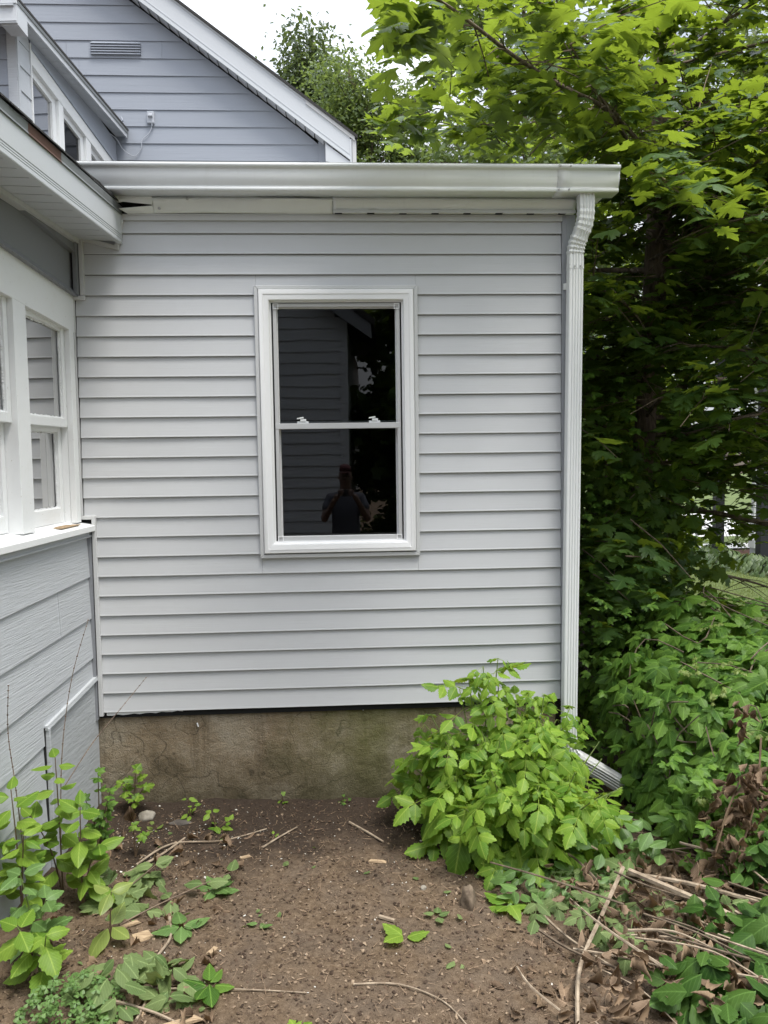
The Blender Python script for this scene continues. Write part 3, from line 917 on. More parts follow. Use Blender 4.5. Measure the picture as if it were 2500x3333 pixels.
# downspout: ribbed rectangular tube swept along its bends
def spout_profile(w=.074, d=.058):
    P = []
    nr = 4
    for k in range(nr):
        xc = -w / 2 + .022 + k * .0143
        P += [(xc - .0046, -d / 2 + .0008), (xc - .0030, -d / 2 - .0030), (xc, -d / 2 - .0044), (xc + .0030, -d / 2 - .0030), (xc + .0046, -d / 2 + .0008)]
    P = [(-w / 2 + .008, -d / 2)] + P
    P += [(w / 2 - .001, -d / 2 + .003), (w / 2, -d / 2 + .008), (w / 2, d / 2 - .006), (w / 2 - .006, d / 2), (-w / 2 + .006, d / 2), (-w / 2, d / 2 - .006), (-w / 2, d / 2 - .020), (-w / 2 + .001, d / 2 - .024), (-w / 2, d / 2 - .028), (-w / 2, -d / 2 + .008), (-w / 2 + .002, -d / 2 + .002)]
    return P
def sweep(path, prof, scales=None, twistless=Vector((1, 0, 0)), close=False):
    path = [Vector(p) for p in path]
    m = MB(); n = len(prof); vs = []
    for i, p in enumerate(path):
        t = (path[min(i + 1, len(path) - 1)] - path[max(i - 1, 0)]).normalized()
        a = (twistless - t * twistless.dot(t)).normalized()
        b = a.cross(t)            # for t pointing down (-z) and a = +x this is +y ... sign fixed below
        b = t.cross(a) * -1
        s_ = scales[i] if scales else 1
        for u, v in prof: vs.append(p + a * u * s_ + b * v * s_)
    fs = [(i * n + k, i * n + (k + 1) % n, (i + 1) * n + (k + 1) % n, (i + 1) * n + k) for i in range(len(path) - 1) for k in range(n)]
    return m.add(vs, fs)
def arc(p0, p1, p2, n):
    p0, p1, p2 = Vector(p0), Vector(p1), Vector(p2)
    return [p0.lerp(p1, i / n).lerp(p1.lerp(p2, i / n), i / n) for i in range(n + 1)]
DY = -.068
DS = obj('downspout', sweep([(.058, DY, 2.80), (.052, DY, 2.2), (.046, DY, 1.6), (.038, DY, .9), (.032, DY, .30)], spout_profile()), M['spout_white'], A)
ep = [(.100, -.108, 3.142), (.100, -.108, 3.075)] + arc((.100, -.108, 3.06), (.100, -.108, 2.995), (.082, -.094, 2.955), 8) + arc((.076, -.088, 2.935), (.060, DY - .004, 2.895), (.059, DY, 2.85), 8) + [(.0585, DY, 2.775)]
sc = [1.06] * 2 + [1.09 if i % 2 else 1.0 for i in range(9)] + [1.10 if i % 2 else .99 for i in range(9)] + [1.04]
obj('elbow', sweep(ep, spout_profile(), sc), M['spout_white'], DS)
ep2 = [(.0335, DY, .345), (.033, DY, .31)] + arc((.033, DY, .30), (.036, DY, .245), (.085, DY - .006, .215), 8)
sc2 = [1.05, 1.05] + [1.07 if i % 2 else 1.0 for i in range(9)]
obj('elbow', sweep(ep2, spout_profile(), sc2), M['spout_white'], DS)
ext = solid(obj('spout_extension', sweep([(.07, DY - .004, .226), (.2, DY - .02, .150), (.345, DY - .04, .060), (.44, DY - .055, .004)], spout_profile(.080, .060), [1.02, 1.0, 1.0, 1.02], Vector((.35, -.2, .9))), M['screen_alu'], DS, smooth=25), .0015)
for dx, z in ((-.012, 2.787), (.018, 2.787), (-.012, .325), (.013, .325)):
    xx = (.058 if z > 1 else .033) + dx
    obj('screw', MB().tube([(xx, DY - .0385, z), (xx, DY - .03, z)], [.004, .0045], 8), M['steel'], DS)
for z in (2.70, .985):
    obj('strap_clip', MB().prism([(.012, -.0225), (.020, -.030), (.026, -.036), (.026, -.019), (.012, -.019)], z - .016, z + .016, 'z'), M['white_metal'], DS)
# lean-to roof above
rf = obj('roof', MB().hexa([(-2.5, -.10, 3.262), (.2, -.10, 3.262), (.2, 4.99, 4.50), (-2.5, 4.99, 4.50), (-2.5, -.10, 3.288), (.2, -.10, 3.288), (.2, 4.99, 4.53), (-2.5, 4.99, 4.53)]), M['roll_roof'], A)

# ================================================================== ENCLOSED PORCH on the left (frame: x = towards the camera along the wall, y = outward, z up)
AL = math.radians(4.43)
FR = math.atan2(-math.cos(AL), -math.sin(AL))
P_ = thing('enclosed_porch', 'old blue-grey enclosed porch with peeling white windows, left of the vinyl wall', 'porch', (-2.446, 0, 0), FR)
UE = 2.6          # how far towards the camera it is built
def slab(u0, u1, n0, n1, za, zb, sa=0, sb=None):
    """a board: z goes from za+sa*u to zb+sb*u"""
    sb = sa if sb is None else sb
    return MB().hexa([(u0, n0, za + sa * u0), (u1, n0, za + sa * u1), (u1, n1, za + sa * u1), (u0, n1, za + sa * u0),
                      (u0, n0, zb + sb * u0), (u1, n0, zb + sb * u1), (u1, n1, zb + sb * u1), (u0, n1, zb + sb * u0)])
def lap(u0, u1, za, zb, sa, sb, t=.011, lean=.009, off=0.0):
    """lapped board: thick at its lower edge, tucked under at the top"""
    return MB().hexa([(u0, -.02, za + sa * u0), (u1, -.02, za + sa * u1), (u1, off + t, za + sa * u1), (u0, off + t, za + sa * u0),
                      (u0, -.02, zb + sb * u0), (u1, -.02, zb + sb * u1), (u1, off + t - lean, zb + sb * u1), (u0, off + t - lean, zb + sb * u0)])
edges = [(1.452, -.012), (1.248, -.033), (1.034, -.040), (.829, -.058), (.620, -.066), (.410, -.070), (.205, -.075), (.0, -.08)]
for i in range(len(edges) - 1):
    zt, st = edges[i]; zb, sb_ = edges[i + 1]
    ul = .012 if zb > .7 else .03
    if zb < .5: ul = .592
    joint = [(ul, UE)] if i != 1 else [(ul, .395), (.3965, UE)]
    for a, b in joint:
        obj('lap_board', lap(a, b, zb, zt + .012, sb_, st), M['clap'], P_, bevel=.002)
obj('skirt_board', slab(.592, UE, -.02, .004, -.3, .0, 0, -.08), M['clap'], P_)
obj('plywood_panel', MB().hexa([(.004, -.03, -.2), (.592, -.03, -.2), (.592, .011, -.2), (.004, .011, -.2), (.004, -.03, .722), (.592, -.03, .655), (.592, .011, .655), (.004, .011, .722)]), M['ply'], P_)
obj('panel_cap', MB().hexa([(-.016, -.01, .715), (.60, -.01, .648), (.60, .026, .648), (-.016, .026, .715), (-.016, -.01, .734), (.60, -.01, .668), (.60, .022, .668), (-.016, .022, .734)]), M['ply'], P_)
obj('panel_edge', MB().box(.580, .596, .0115, .028, -.2, .655), M['clap'], P_)
obj('panel_gap', MB().box(.598, .606, .004, .0125, .20, .66), M['gap'], P_)
obj('corner_gap', MB().box(-.004, .012, -.05, -.012, -.2, 1.52), M['gap'], P_)
obj('core_wall', MB().box(.0, UE, -.14, -.021, -.3, 1.47).box(.0, UE, -.14, -.051, 2.72, 3.0), M['gap'], P_)
obj('apron_board', slab(.008, UE, -.02, .017, 1.450, 1.481, -.010), M['clap'], P_, bevel=.002)
obj('apron_bead', slab(.010, UE, -.02, .023, 1.4525, 1.462, -.010), M['clap'], P_, bevel=.002)
obj('window_sill', MB().hexa([(-.012, -.14, 1.482), (UE, -.14, 1.470), (UE, .042, 1.470), (-.012, .042, 1.482), (-.012, -.14, 1.545), (UE, -.14, 1.535), (UE, .042, 1.503), (-.012, .042, 1.512)]), M['old_white'], P_, bevel=.003)
# header, casings
NC = -.020
obj('head_casing', slab(.004, UE, -.05, NC, 2.478, 2.657, .075, .085), M['old_white'], P_, bevel=.002)
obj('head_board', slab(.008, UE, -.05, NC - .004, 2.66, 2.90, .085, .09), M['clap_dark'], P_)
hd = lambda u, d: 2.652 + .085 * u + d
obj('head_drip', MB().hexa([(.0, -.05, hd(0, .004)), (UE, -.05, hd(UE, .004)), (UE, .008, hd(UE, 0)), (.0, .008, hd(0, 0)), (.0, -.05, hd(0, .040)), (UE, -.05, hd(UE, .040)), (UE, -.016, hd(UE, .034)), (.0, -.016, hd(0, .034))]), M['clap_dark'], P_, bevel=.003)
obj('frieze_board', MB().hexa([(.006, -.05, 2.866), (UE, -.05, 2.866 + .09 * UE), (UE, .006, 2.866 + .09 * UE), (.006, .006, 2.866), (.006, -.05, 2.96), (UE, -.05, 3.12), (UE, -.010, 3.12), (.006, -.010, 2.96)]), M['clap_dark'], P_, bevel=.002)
obj('frieze_trim', slab(.004, UE, -.02, .022, 2.9165, 2.9365, -.002), M['vinyl_trim'], P_)
obj('corner_board', slab(.036, .088, -.05, NC, 1.53, 2.483, 0, .075), M['old_white'], P_, bevel=.002)
obj('wall_gap', MB().box(-.002, .034, -.06, -.035, 1.52, 2.68), M['gap'], P_)
for (a, b) in ((.535, .648), (1.095, 1.21), (1.655, 1.77)):
    obj('mullion', slab(a, b, -.13, NC - .001, 1.528, 2.482, 0, .075), M['old_white'], P_, bevel=.002)
obj('head_jamb', slab(.0, UE, -.13, -.051, 2.462, 2.52, .075), M['old_white'], P_)
obj('corner_jamb', slab(.075, .0885, -.13, -.051, 1.53, 2.48), M['old_white'], P_)
def flake_edge(mb, u0, u1, n, z0, z1, seed):
    """ragged line of old putty along a glass edge"""
    r = random.Random(seed)
    steps = max(6, int((abs(u1 - u0) + abs(z1 - z0)) / .012))
    for i in range(steps):
        t = (i + .5) / steps
        u, z = u0 + (u1 - u0) * t, z0 + (z1 - z0) * t
        a, b = r.uniform(.004, .0095), r.uniform(.003, .008)
        mb.box(u - a, u + a, n - .002, n + r.uniform(.001, .005), z - b, z + b)
for wi, (a, b) in enumerate(((.089, .535), (.648, 1.095), (1.21, 1.655))):
    wn = thing('window', None, None); wn.parent = P_
    zt = 2.476 + .075 * b
    def sash(name, u0, u1, z0, z1, n0, n1, st, rb, rt):
        m = MB().box(u0, u0 + st, n0, n1, z0, z1).box(u1 - st, u1, n0, n1, z0, z1).box(u0 + st, u1 - st, n0, n1, z0, z0 + rb).box(u0 + st, u1 - st, n0, n1, z1 - rt, z1)
        o = obj(name, m, M['old_white'], wn, bevel=.003)
        g = MB().add([(u0 + st - .003, n0 + .012, z0 + rb - .003), (u1 - st + .003, n0 + .012, z0 + rb - .003), (u1 - st + .003, n0 + .012, z1 - rt + .003), (u0 + st - .003, n0 + .012, z1 - rt + .003)], [(0, 1, 2, 3)])
        obj('glass_pane', g, M['porch_glass'], wn)
        pm = MB()
        for k, (p, q_, zz0, zz1) in enumerate(((u0 + st, u0 + st, z0 + rb, z1 - rt), (u1 - st, u1 - st, z0 + rb, z1 - rt), (u0 + st, u1 - st, z0 + rb, z0 + rb), (u0 + st, u1 - st, z1 - rt, z1 - rt))):
            flake_edge(pm, p, q_, n0 + .018, zz0, zz1, wi * 10 + k)
        obj('putty', pm, M['old_white'], wn)
        return o
    sash('upper_sash', a + .002, b - .002, 2.005, zt, -.078, -.046, .034, .045, .03)
    sash('lower_sash', a + .002, b - .002, 1.535, 2.012, -.118, -.082, .034, .075, .03)
obj('paint_flakes', MB().box(.12, .34, -.03, .01, 1.523, 1.526).box(.16, .3, -.045, -.02, 1.5245, 1.5275), M['chipwood'], P_)
# porch room
obj('room', MB().box(.05, UE, -2.2, -2.15, 1.0, 3.0).box(.0, .04, -2.2, -.15, 1.0, 2.95).box(.05, UE, -2.15, -.15, .96, 1.0), M['curtain'], P_)
# eave
NF = .206
for i in range(26):
    u0 = .003 + i * .1
    obj('soffit_board', MB().prism([(u0, 2.936), (u0 + .006, 2.928), (u0 + .094, 2.928), (u0 + .0985, 2.936), (u0 + .0985, 2.945), (u0, 2.945)], .004, NF - .003, 'y') if False else
        MB().hexa([(u0, .004, 2.9375), (u0 + .093, .004, 2.9375), (u0 + .093, NF, 2.9265), (u0, NF, 2.9265), (u0, .004, 2.947), (u0 + .093, .004, 2.947), (u0 + .093, NF, 2.936), (u0, NF, 2.936)]), M['fascia'], P_, bevel=.002)
obj('soffit_back', MB().box(.003, UE, .004, NF, 2.948, 2.956), M['gap'], P_)
fz0 = 2.915
fprof = [(NF, fz0), (NF + .020, fz0), (NF + .0225, fz0 + .004), (NF + .0225, fz0 + .020), (NF + .020, fz0 + .022), (NF + .0225, fz0 + .0245), (NF + .0225, fz0 + .030), (NF + .020, fz0 + .032), (NF + .0225, fz0 + .0345), (NF + .0225, fz0 + .040), (NF + .020, fz0 + .042), (NF + .0235, fz0 + .045), (NF + .024, fz0 + .142), (NF, fz0 + .142)]
obj('fascia', MB().prism([(n, z) for n, z in fprof], .0, UE), M['fascia'], P_)
for (a, b, mt) in ((.0, .70, 'dark_metal'), (.7005, .985, 'rust'), (.9855, UE, 'dark_metal')):
    obj('drip_edge', MB().prism([(NF + .0245, 3.060), (NF + .0285, 3.054), (NF + .030, 3.056), (NF + .0265, 3.066), (NF + .0275, 3.098), (NF + .01, 3.104), (NF - .02, 3.10), (NF - .02, 3.06)], a, b), M[mt], P_)
SL = .80
obj('roof', MB().hexa([(-.10, NF, 3.085), (UE, NF, 3.085), (UE, -1.55, 3.085 + SL * 1.756), (-.10, -1.55, 3.085 + SL * 1.756), (-.10, NF, 3.106), (UE, NF, 3.106), (UE, -1.55, 3.106 + SL * 1.756), (-.10, -1.55, 3.106 + SL * 1.756)]), M['shingle'], P_)
r = random.Random(3)
u = -.06
while u < UE:
    w = r.uniform(.14, .30)
    lift = r.uniform(0, .006)
    nf = NF + .034 + r.uniform(-.006, .006)
    obj('shingle', MB().hexa([(u, nf, 3.0995 + lift), (u + w, nf, 3.0995 + lift * .6), (u + w, NF - .15, 3.106 + SL * .15), (u, NF - .15, 3.106 + SL * .15),
                              (u, nf, 3.1065 + lift), (u + w, nf, 3.1065 + lift * .6), (u + w, NF - .15, 3.113 + SL * .15), (u, NF - .15, 3.113 + SL * .15)]), M['shingle'], P_)
    u += w + .004
# curled shingle corners near the gutter
for u0 in (.03, .16):
    obj('shingle', MB().hexa([(u0, NF + .03, 3.108), (u0 + .12, NF + .03, 3.112), (u0 + .12, NF - .14, 3.245), (u0, NF - .14, 3.245), (u0, NF + .028, 3.113), (u0 + .12, NF + .028, 3.121), (u0 + .12, NF - .142, 3.251), (u0, NF - .142, 3.251)]), M['shingle'], P_)

# ================================================================== GABLED HOUSE behind
H = thing('gabled_house', 'blue-grey gabled house with wide lap boards and white rake, behind the gutter', 'house', (0, 0, 0))
YG = 5.0
rk = lambda z: -1.247 + (5.285 - z) / .735           # x of the rake line at height z
XC = -5.9
rows = [4.78, 4.963, 5.146, 5.329, 5.511, 5.690, 5.873, 6.053, 6.234, 6.419, 6.605, 6.791]
while rows[-1] < 8.6: rows.append(rows[-1] + .183)
for a, b in zip(rows[:-1], rows[1:]):
    xr0, xr1 = min(-1.33, rk(a)), min(-1.33, rk(b))
    xl0, xl1 = 2 * XC - xr0, 2 * XC - xr1
    if xl0 >= xr0 - .2: break
    xl1 = min(xl1, xr1 - .05)
    pieces = [(xl0, xl1, xr0, xr1)]
    if abs(a - 6.234) < .01: pieces = [(xl0, xl1, -4.06, -4.06), (-4.058, -4.058, -3.03, -3.03), (-3.028, -3.028, xr0, xr1)]
    if abs(a - 6.053) < .01: pieces = [(xl0, xl1, -3.93, -3.93), (-3.928, -3.928, xr0, xr1)]
    for (l0, l1, r0, r1) in pieces:
        obj('lap_board', MB().hexa([(l0, YG - .013, a), (r0, YG - .013, a), (r0, YG + .02, a), (l0, YG + .02, a), (l1, YG - .002, b + .006), (r1, YG - .002, b + .006), (r1, YG + .02, b + .006), (l1, YG + .02, b + .006)]), M['clap_far'], H)
obj('wall', MB().prism([(-10.5, .0), (-1.28, .0), (-1.28, 5.30), (XC, 8.68), (-10.5, 5.3)], YG + .021, YG + 6, 'y'), M['clap_far'], H)
obj('corner_board', MB().box(-1.335, -1.258, YG - .022, YG + .3, 3.5, 5.36), M['clap_far'], H)
YB = 4.84
dv = Vector((1, -.735)).normalized(); pv = Vector((.735, 1)).normalized()
def rake(off0, off1, xs, xe, y0, y1):
    """a board along the right rake: off measured up from the bargeboard's lower edge"""
    b0 = Vector((-1.003, 5.125))
    def at(x, o): return (x, b0.y - .735 * (x - b0.x) + o * 1.24)
    return MB().prism([at(xs, off0), at(xe, off0), at(xe, off1), at(xs, off1)], y0, y1, 'y')
obj('rake_board', rake(.030, .215, -3.53, -.985, YB, YB + .022), M['fascia'], H)
obj('rake_board', rake(.030, .215, XC, -3.532, YB - .002, YB + .020), M['fascia'], H)
obj('rake_mould', rake(.0, .029, XC, -.985, YB - .006, YB + .02), M['fascia'], H)
obj('rake_bead', rake(.044, .050, XC, -.99, YB - .004, YB), M['fascia'], H)
obj('drip_edge', rake(.2155, .232, XC, -1.46, YB - .008, YB + .05), M['fascia'], H)
obj('rake_flashing', rake(.196, .240, -1.46, -.93, YB - .012, YB + .05), M['screen_alu'], H)
obj('roof', rake(.2325, .258, XC, -.90, YB - .025, YG + 6), M['shingle'], H)
lx = 2 * XC
def mirror(m):
    m.v = [(lx - x, y, z) for x, y, z in m.v]
    return m
obj('roof', mirror(rake(.2325, .258, XC, -.90, YB - .025, YG + 6)), M['shingle'], H)
obj('rake_board', mirror(rake(.0, .215, XC, -.985, YB, YB + .022)), M['fascia'], H)
# rake soffit: short white planks with shadowed joints
x = -1.16
k = 0
while x > -6.0:
    a, b = x - .104, x - .011
    zf = lambda q: 5.125 - .735 * (q + 1.003) - .004
    obj('soffit_board', MB().hexa([(a, YB + .022, zf(a) + .012), (b, YB + .022, zf(b) - .0), (b, YG - .012, zf(b) + .0), (a, YG - .012, zf(a) + .012), (a, YB + .022, zf(a) + .03), (b, YB + .022, zf(b) + .025), (b, YG - .012, zf(b) + .025), (a, YG - .012, zf(a) + .03)]), M['fascia'], H)
    x -= .104; k += 1
obj('soffit_gap', rake(.03, .05, XC, -1.02, YB + .023, YG - .002), M['gap'], H)
# boxed eave return at the foot of the rake
obj('eave_return', MB().hexa([(-1.255, YB + .01, 5.10), (-.975, YB + .01, 5.03), (-.975, YG + 6, 5.03), (-1.255, YG + 6, 5.10), (-1.255, YB + .01, 5.29), (-.975, YB + .01, 5.09), (-.975, YG + 6, 5.09), (-1.255, YG + 6, 5.29)]), M['fascia'], H)
obj('eave_fascia', MB().box(-.986, -.966, YB - .004, YG + 6, 4.97, 5.335), M['fascia'], H)
obj('eave_gutter', MB().box(-.963, -.915, YB + .004, YG + 6, 5.03, 5.335), M['screen_alu'], H, bevel=.008)
# louvred vent
VT = thing('vent', None, None); VT.parent = H
obj('vent_plate', MB().box(-3.79, -3.262, YG - .018, YG - .009, 6.262, 6.405), M['clap_far'], VT)
for i in range(5):
    z = 6.274 + i * .028
    obj('louvre', MB().hexa([(-3.795, YG - .036, z - .007), (-3.253, YG - .036, z - .007), (-3.253, YG - .010, z - .007), (-3.795, YG - .010, z - .007), (-3.775, YG - .0185, z + .015), (-3.273, YG - .0185, z + .015), (-3.273, YG - .010, z + .015), (-3.775, YG - .010, z + .015)]), M['clap_far'], VT)
# weather-worn socket box with a sagging cable
BX = thing('outlet_box', 'small grey outdoor electrical box with a dangling cable on the blue-grey gable wall', 'electrical box', (-3.17, YG - .012, 5.60))
obj('box_body', MB().hexa([(-.040, -.030, -.062), (.036, -.030, -.062), (.040, .002, -.068), (-.044, .002, -.068), (-.036, -.030, .062), (.034, -.030, .062), (.040, .002, .066), (-.040, .002, .066)]), M['grey_pvc'], BX, bevel=.004)
obj('socket_cover', MB().hexa([(-.022, -.055, .005), (.022, -.055, .005), (.025, -.029, -.012), (-.025, -.029, -.012), (-.018, -.050, .034), (.018, -.050, .034), (.022, -.029, .042), (-.022, -.029, .042)]), M['grey_pvc'], BX, bevel=.003)
for z in (-.03, .052):
    obj('screw', MB().tube([(0, -.034, z), (0, -.028, z)], [.005, .005], 8), M['steel'], BX)
obj('cable_gland', MB().tube([(.01, -.012, -.062), (.01, -.012, -.088)], [.012, .009], 8), M['grey_pvc'], BX)
def bez(pts, n=10):
    out = []
    P = [Vector(p) for p in pts]
    for i in range(len(P) - 1):
        p0, p1, p2, p3 = P[max(i - 1, 0)], P[i], P[i + 1], P[min(i + 2, len(P) - 1)]
        for k in range(n):
            t = k / n
            out.append(.5 * ((2 * p1) + (p2 - p0) * t + (2 * p0 - 5 * p1 + 4 * p2 - p3) * t * t + (3 * p1 - p0 - 3 * p2 + p3) * t ** 3))
    return out + [P[-1]]
obj('cable', MB().tube(bez([(.01, -.012, -.085), (-.02, -.014, -.16), (-.105, -.015, -.245), (-.115, -.014, -.33), (-.19, -.016, -.415), (-.30, -.05, -.36), (-.36, -.16, -.27), (-.52, -.30, -.20), (-.56, -.42, -.19)]), .0045, 6), M['grey_pvc'], BX)
bk = obj('wire_bracket', MB().box(-3.50, -3.475, YG - .06, YG - .012, 5.43, 5.50).box(-3.56, -3.49, YG - .03, YG - .014, 5.492, 5.50).tube([(-3.49, YG - .05, 5.45), (-3.485, YG - .06, 5.52), (-3.47, YG - .055, 5.56), (-3.49, YG - .05, 5.60)], [.012, .010, .013, .006], 6).tube([(-3.485, YG - .06, 5.53), (-3.46, YG - .07, 5.55)], [.012, .009], 6), M['clap_far'], H)

# ================================================================== DORMER on the porch roof
DO = (-3.945, 0, 0)
D_ = thing('window_dormer', 'grey dormer with white-framed windows under a white eave, above the porch roof', 'dormer', DO, FR)
UF, UB = -2.742, -5.0
rowz = [4.30, 4.497, 4.695, 4.89, 5.09, 5.285, 5.42]
for a, b in zip(rowz[:-1], rowz[1:]):
    obj('lap_board', MB().hexa([(-2.958, -.03, a), (UF - .004, -.03, a), (UF - .004, .010, a), (-2.958, .010, a), (-2.958, -.03, b + .006), (UF - .004, -.03, b + .006), (UF - .004, .001, b + .006), (-2.958, .001, b + .006)]), M['clap'], D_, bevel=.001)
    obj('lap_board', MB().hexa([(UF - .012, -2.2, a + .03), (UF + .008, -2.2, a + .03), (UF + .008, -.0755, a + .03), (UF - .012, -.0755, a + .03), (UF - .012, -2.2, b + .036), (UF - .001, -2.2, b + .036), (UF - .001, -.0755, b + .036), (UF - .012, -.0755, b + .036)]), M['clap_far'], D_)
obj('corner_board', MB().box(UF - .02, UF + .014, -.075, .003, 3.9, 5.41), M['clap'], D_, bevel=.002)
obj('corner_board', MB().box(UF - .022, UF + .012, .0035, .014, 3.9, 5.41), M['clap'], D_, bevel=.002)
hs = -.128
def dz(u, z): return z + hs * (-2.97 - u) * 1.0
def dslab(u0, u1, n0, n1, z0, z1, s0=.128, s1=.128):
    f0, f1 = (lambda u: z0 + s0 * (u + 2.97)), (lambda u: z1 + s1 * (u + 2.97))
    return MB().hexa([(u0, n0, f0(u0)), (u1, n0, f0(u1)), (u1, n1, f0(u1)), (u0, n1, f0(u0)), (u0, n0, f1(u0)), (u1, n0, f1(u1)), (u1, n1, f1(u1)), (u0, n1, f1(u0))])
obj('edge_trim', MB().box(-2.975, -2.960, -.02, .016, 4.2, 5.36), M['old_white'], D_)
obj('head_casing', dslab(-4.99, -2.976, -.05, .012, 5.198, 5.318), M['old_white'], D_, bevel=.002)
obj('head_drip', dslab(-4.99, -2.976, -.02, .024, 5.319, 5.352), M['clap_far'], D_, bevel=.002)
obj('head_board', dslab(-4.99, -2.976, -.02, .008, 5.3525, 5.52, .128, .17), M['clap_far'], D_)
obj('upper_board', dslab(-4.99, -2.976, -.02, .001, 5.36, 5.60, .128, .13), M['clap_far'], D_)
obj('sill', dslab(-4.99, -2.976, -.1, .03, 4.50, 4.545, .10, .10), M['old_white'], D_)
obj('apron_board', dslab(-4.99, -2.976, -.1, .006, 4.0, 4.498, 0, .10), M['clap'], D_)
wu = [-2.976, -3.42, -3.504, -3.606, -4.05, -4.125, -4.245, -4.70, -4.78, -4.88]
for a, b in ((-3.606, -3.504), (-4.245, -4.125), (-4.88, -4.765)):
    obj('mullion', dslab(a, b, -.09, .008, 4.53, 5.198), M['old_white'], D_, bevel=.003)
for a, b in ((-3.504, -2.976), (-4.125, -3.606), (-4.765, -4.245)):
    wn = thing('window', None, None); wn.parent = D_
    o = obj('sash_frame', MB(), M['old_white'], wn) if False else None
    m = dslab(a + .002, a + .075, -.06, -.022, 4.56, 5.197)
    for part in (dslab(b - .020, b - .002, -.06, -.022, 4.56, 5.197), dslab(a + .075, b - .020, -.06, -.022, 5.14, 5.197), dslab(a + .075, b - .020, -.06, -.022, 4.56, 4.62)):
        m.add(part.v, part.f)
    obj('sash_frame', m, M['old_white'], wn, bevel=.002)
    g = dslab(a + .07, b - .016, -.046, -.044, 4.61, 5.15)
    obj('glass_pane', MB().add([g.v[3], g.v[2], g.v[6], g.v[7]], [(0, 1, 2, 3)]), M['porch_glass'], wn)
obj('room', MB().box(-4.95, -2.95, -1.6, -1.55, 4.0, 5.5).box(-4.95, -2.95, -1.6, -.1, 3.95, 4.0).box(-2.95, -2.90, -1.6, -.1, 4.0, 5.5), M['curtain'], D_)
NFD = .115
i = 0
u = UB + .01
while u < -2.50:
    obj('soffit_board', MB().box(u, u + .106, .002, NFD - .001, 5.394, 5.402), M['fascia'], D_)
    u += .110
obj('soffit_back', MB().box(UB, -2.50, -.2, NFD - .001, 5.4025, 5.41), M['gap'], D_)
u = UF + .02
obj('front_soffit', MB().box(UF - .02, -2.503, -2.2, .001, 5.378, 5.392), M['fascia'], D_)
fa = lambda u: 5.378 + .0457 * (u + 4.947) * -1.0
obj('fascia', MB().hexa([(UB + .02, NFD, 5.366), (-2.665, NFD, 5.277), (-2.665, NFD + .018, 5.277), (UB + .02, NFD + .018, 5.366), (UB + .02, NFD, 5.425), (-2.665, NFD, 5.408), (-2.665, NFD + .018, 5.408), (UB + .02, NFD + .018, 5.425)]) if False else
    MB().box(UB + .02, -2.665, NFD, NFD + .018, 5.371, 5.428), M['fascia'], D_, bevel=.002)
obj('drip_edge', MB().prism([(NFD + .0185, 5.418), (NFD + .026, 5.416), (NFD + .027, 5.446), (NFD, 5.450), (NFD, 5.429), (NFD + .0185, 5.429)], UB + .01, -2.50), M['dark_metal'], D_)
obj('roof', MB().hexa([(UB, NFD + .03, 5.4505), (-2.495, NFD + .03, 5.4505), (-2.495, -2.3, 5.80), (UB, -2.3, 5.80), (UB, NFD + .03, 5.470), (-2.495, NFD + .03, 5.470), (-2.495, -2.3, 5.82), (UB, -2.3, 5.82)]), M['shingle'], D_)
# boxed return at the front corner and the front fascia
obj('eave_return', MB().hexa([(-2.664, .0, 5.262), (-2.502, .0, 5.262), (-2.502, NFD + .02, 5.262), (-2.664, NFD + .02, 5.250), (-2.664, .0, 5.428), (-2.502, .0, 5.428), (-2.502, NFD + .02, 5.428), (-2.664, NFD + .02, 5.428)]), M['fascia'], D_, bevel=.002)
obj('front_fascia', MB().box(-2.501, -2.484, -2.2, NFD + .018, 5.270, 5.412), M['fascia'], D_, bevel=.002)
obj('front_bead', MB().box(-2.4835, -2.480, -2.2, NFD + .0175, 5.284, 5.290), M['fascia'], D_)
obj('front_drip', MB().box(-2.498, -2.474, -2.2, NFD + .022, 5.4125, 5.4485), M['fascia'], D_, bevel=.002)

# ================================================================== PLANTS
VX = lambda *a: np.array(a, float)
def smooth_path(pts, n=5): return bez(pts, n)
def leaf_on(P, N, Dn, Sz, p, n, d, s):
    P.append(tuple(p)); N.append(tuple(n)); Dn.append(tuple(d)); Sz.append(s)

def in_house(p):
    x, y, z = p
    if x < .32 and y > -.28 and z < 3.45 + .25 * max(0, y): return True
    if x < -.75 and y > 4.3 and z < 9: return True
    return False

def blocks_view(p):
    """true where the photograph shows the buildings clear of leaves"""
    x, y, d = project(np.array(p))
    if d < .5: return False
    if -20 < x < 366 - max(0, 60 - y) * .1 and -10 < y < 1040: return True
    if x < 628 and 150 < y < 205 and p[1] < .9: return True
    if x < 596 and y > 160 and p[1] < .5: return True
    if p[1] < .1 and p[2] < 2.7 and p[0] > .2: return True
    if x < 590 and 160 < y < 830 and p[0] < .35: return True
    return False

# ---- the maple
MT = (1.19, 1.95, -.05)
MAP = thing('maple_tree', 'large maple with big lobed leaves overhanging the gutter, right of the vinyl house', 'tree', MT)
rm = random.Random(5)
trunk_pts = [(1.17, 1.95, -.1), (1.19, 1.97, .3), (1.207, 2.0, .84), (1.218, 2.0, 1.61), (1.251, 2.0, 2.12), (1.29, 2.02, 2.9), (1.327, 2.03, 3.65), (1.38, 2.1, 4.8), (1.45, 2.2, 6.2), (1.5, 2.2, 7.6)]
trunk_r = [.13, .105, .092, .084, .080, .074, .068, .055, .040, .018]
def relb(pts, b): return [tuple(np.array(p) - np.array(b)) for p in pts]
tr_path = bez(trunk_pts, 4)
tr_rad = np.interp(np.linspace(0, 1, len(tr_path)), np.linspace(0, 1, len(trunk_r)), trunk_r)
tr_rad = [r_ * (1 + .07 * noise.noise(Vector((i * .7, 1, 2)))) for i, r_ in enumerate(tr_rad)]
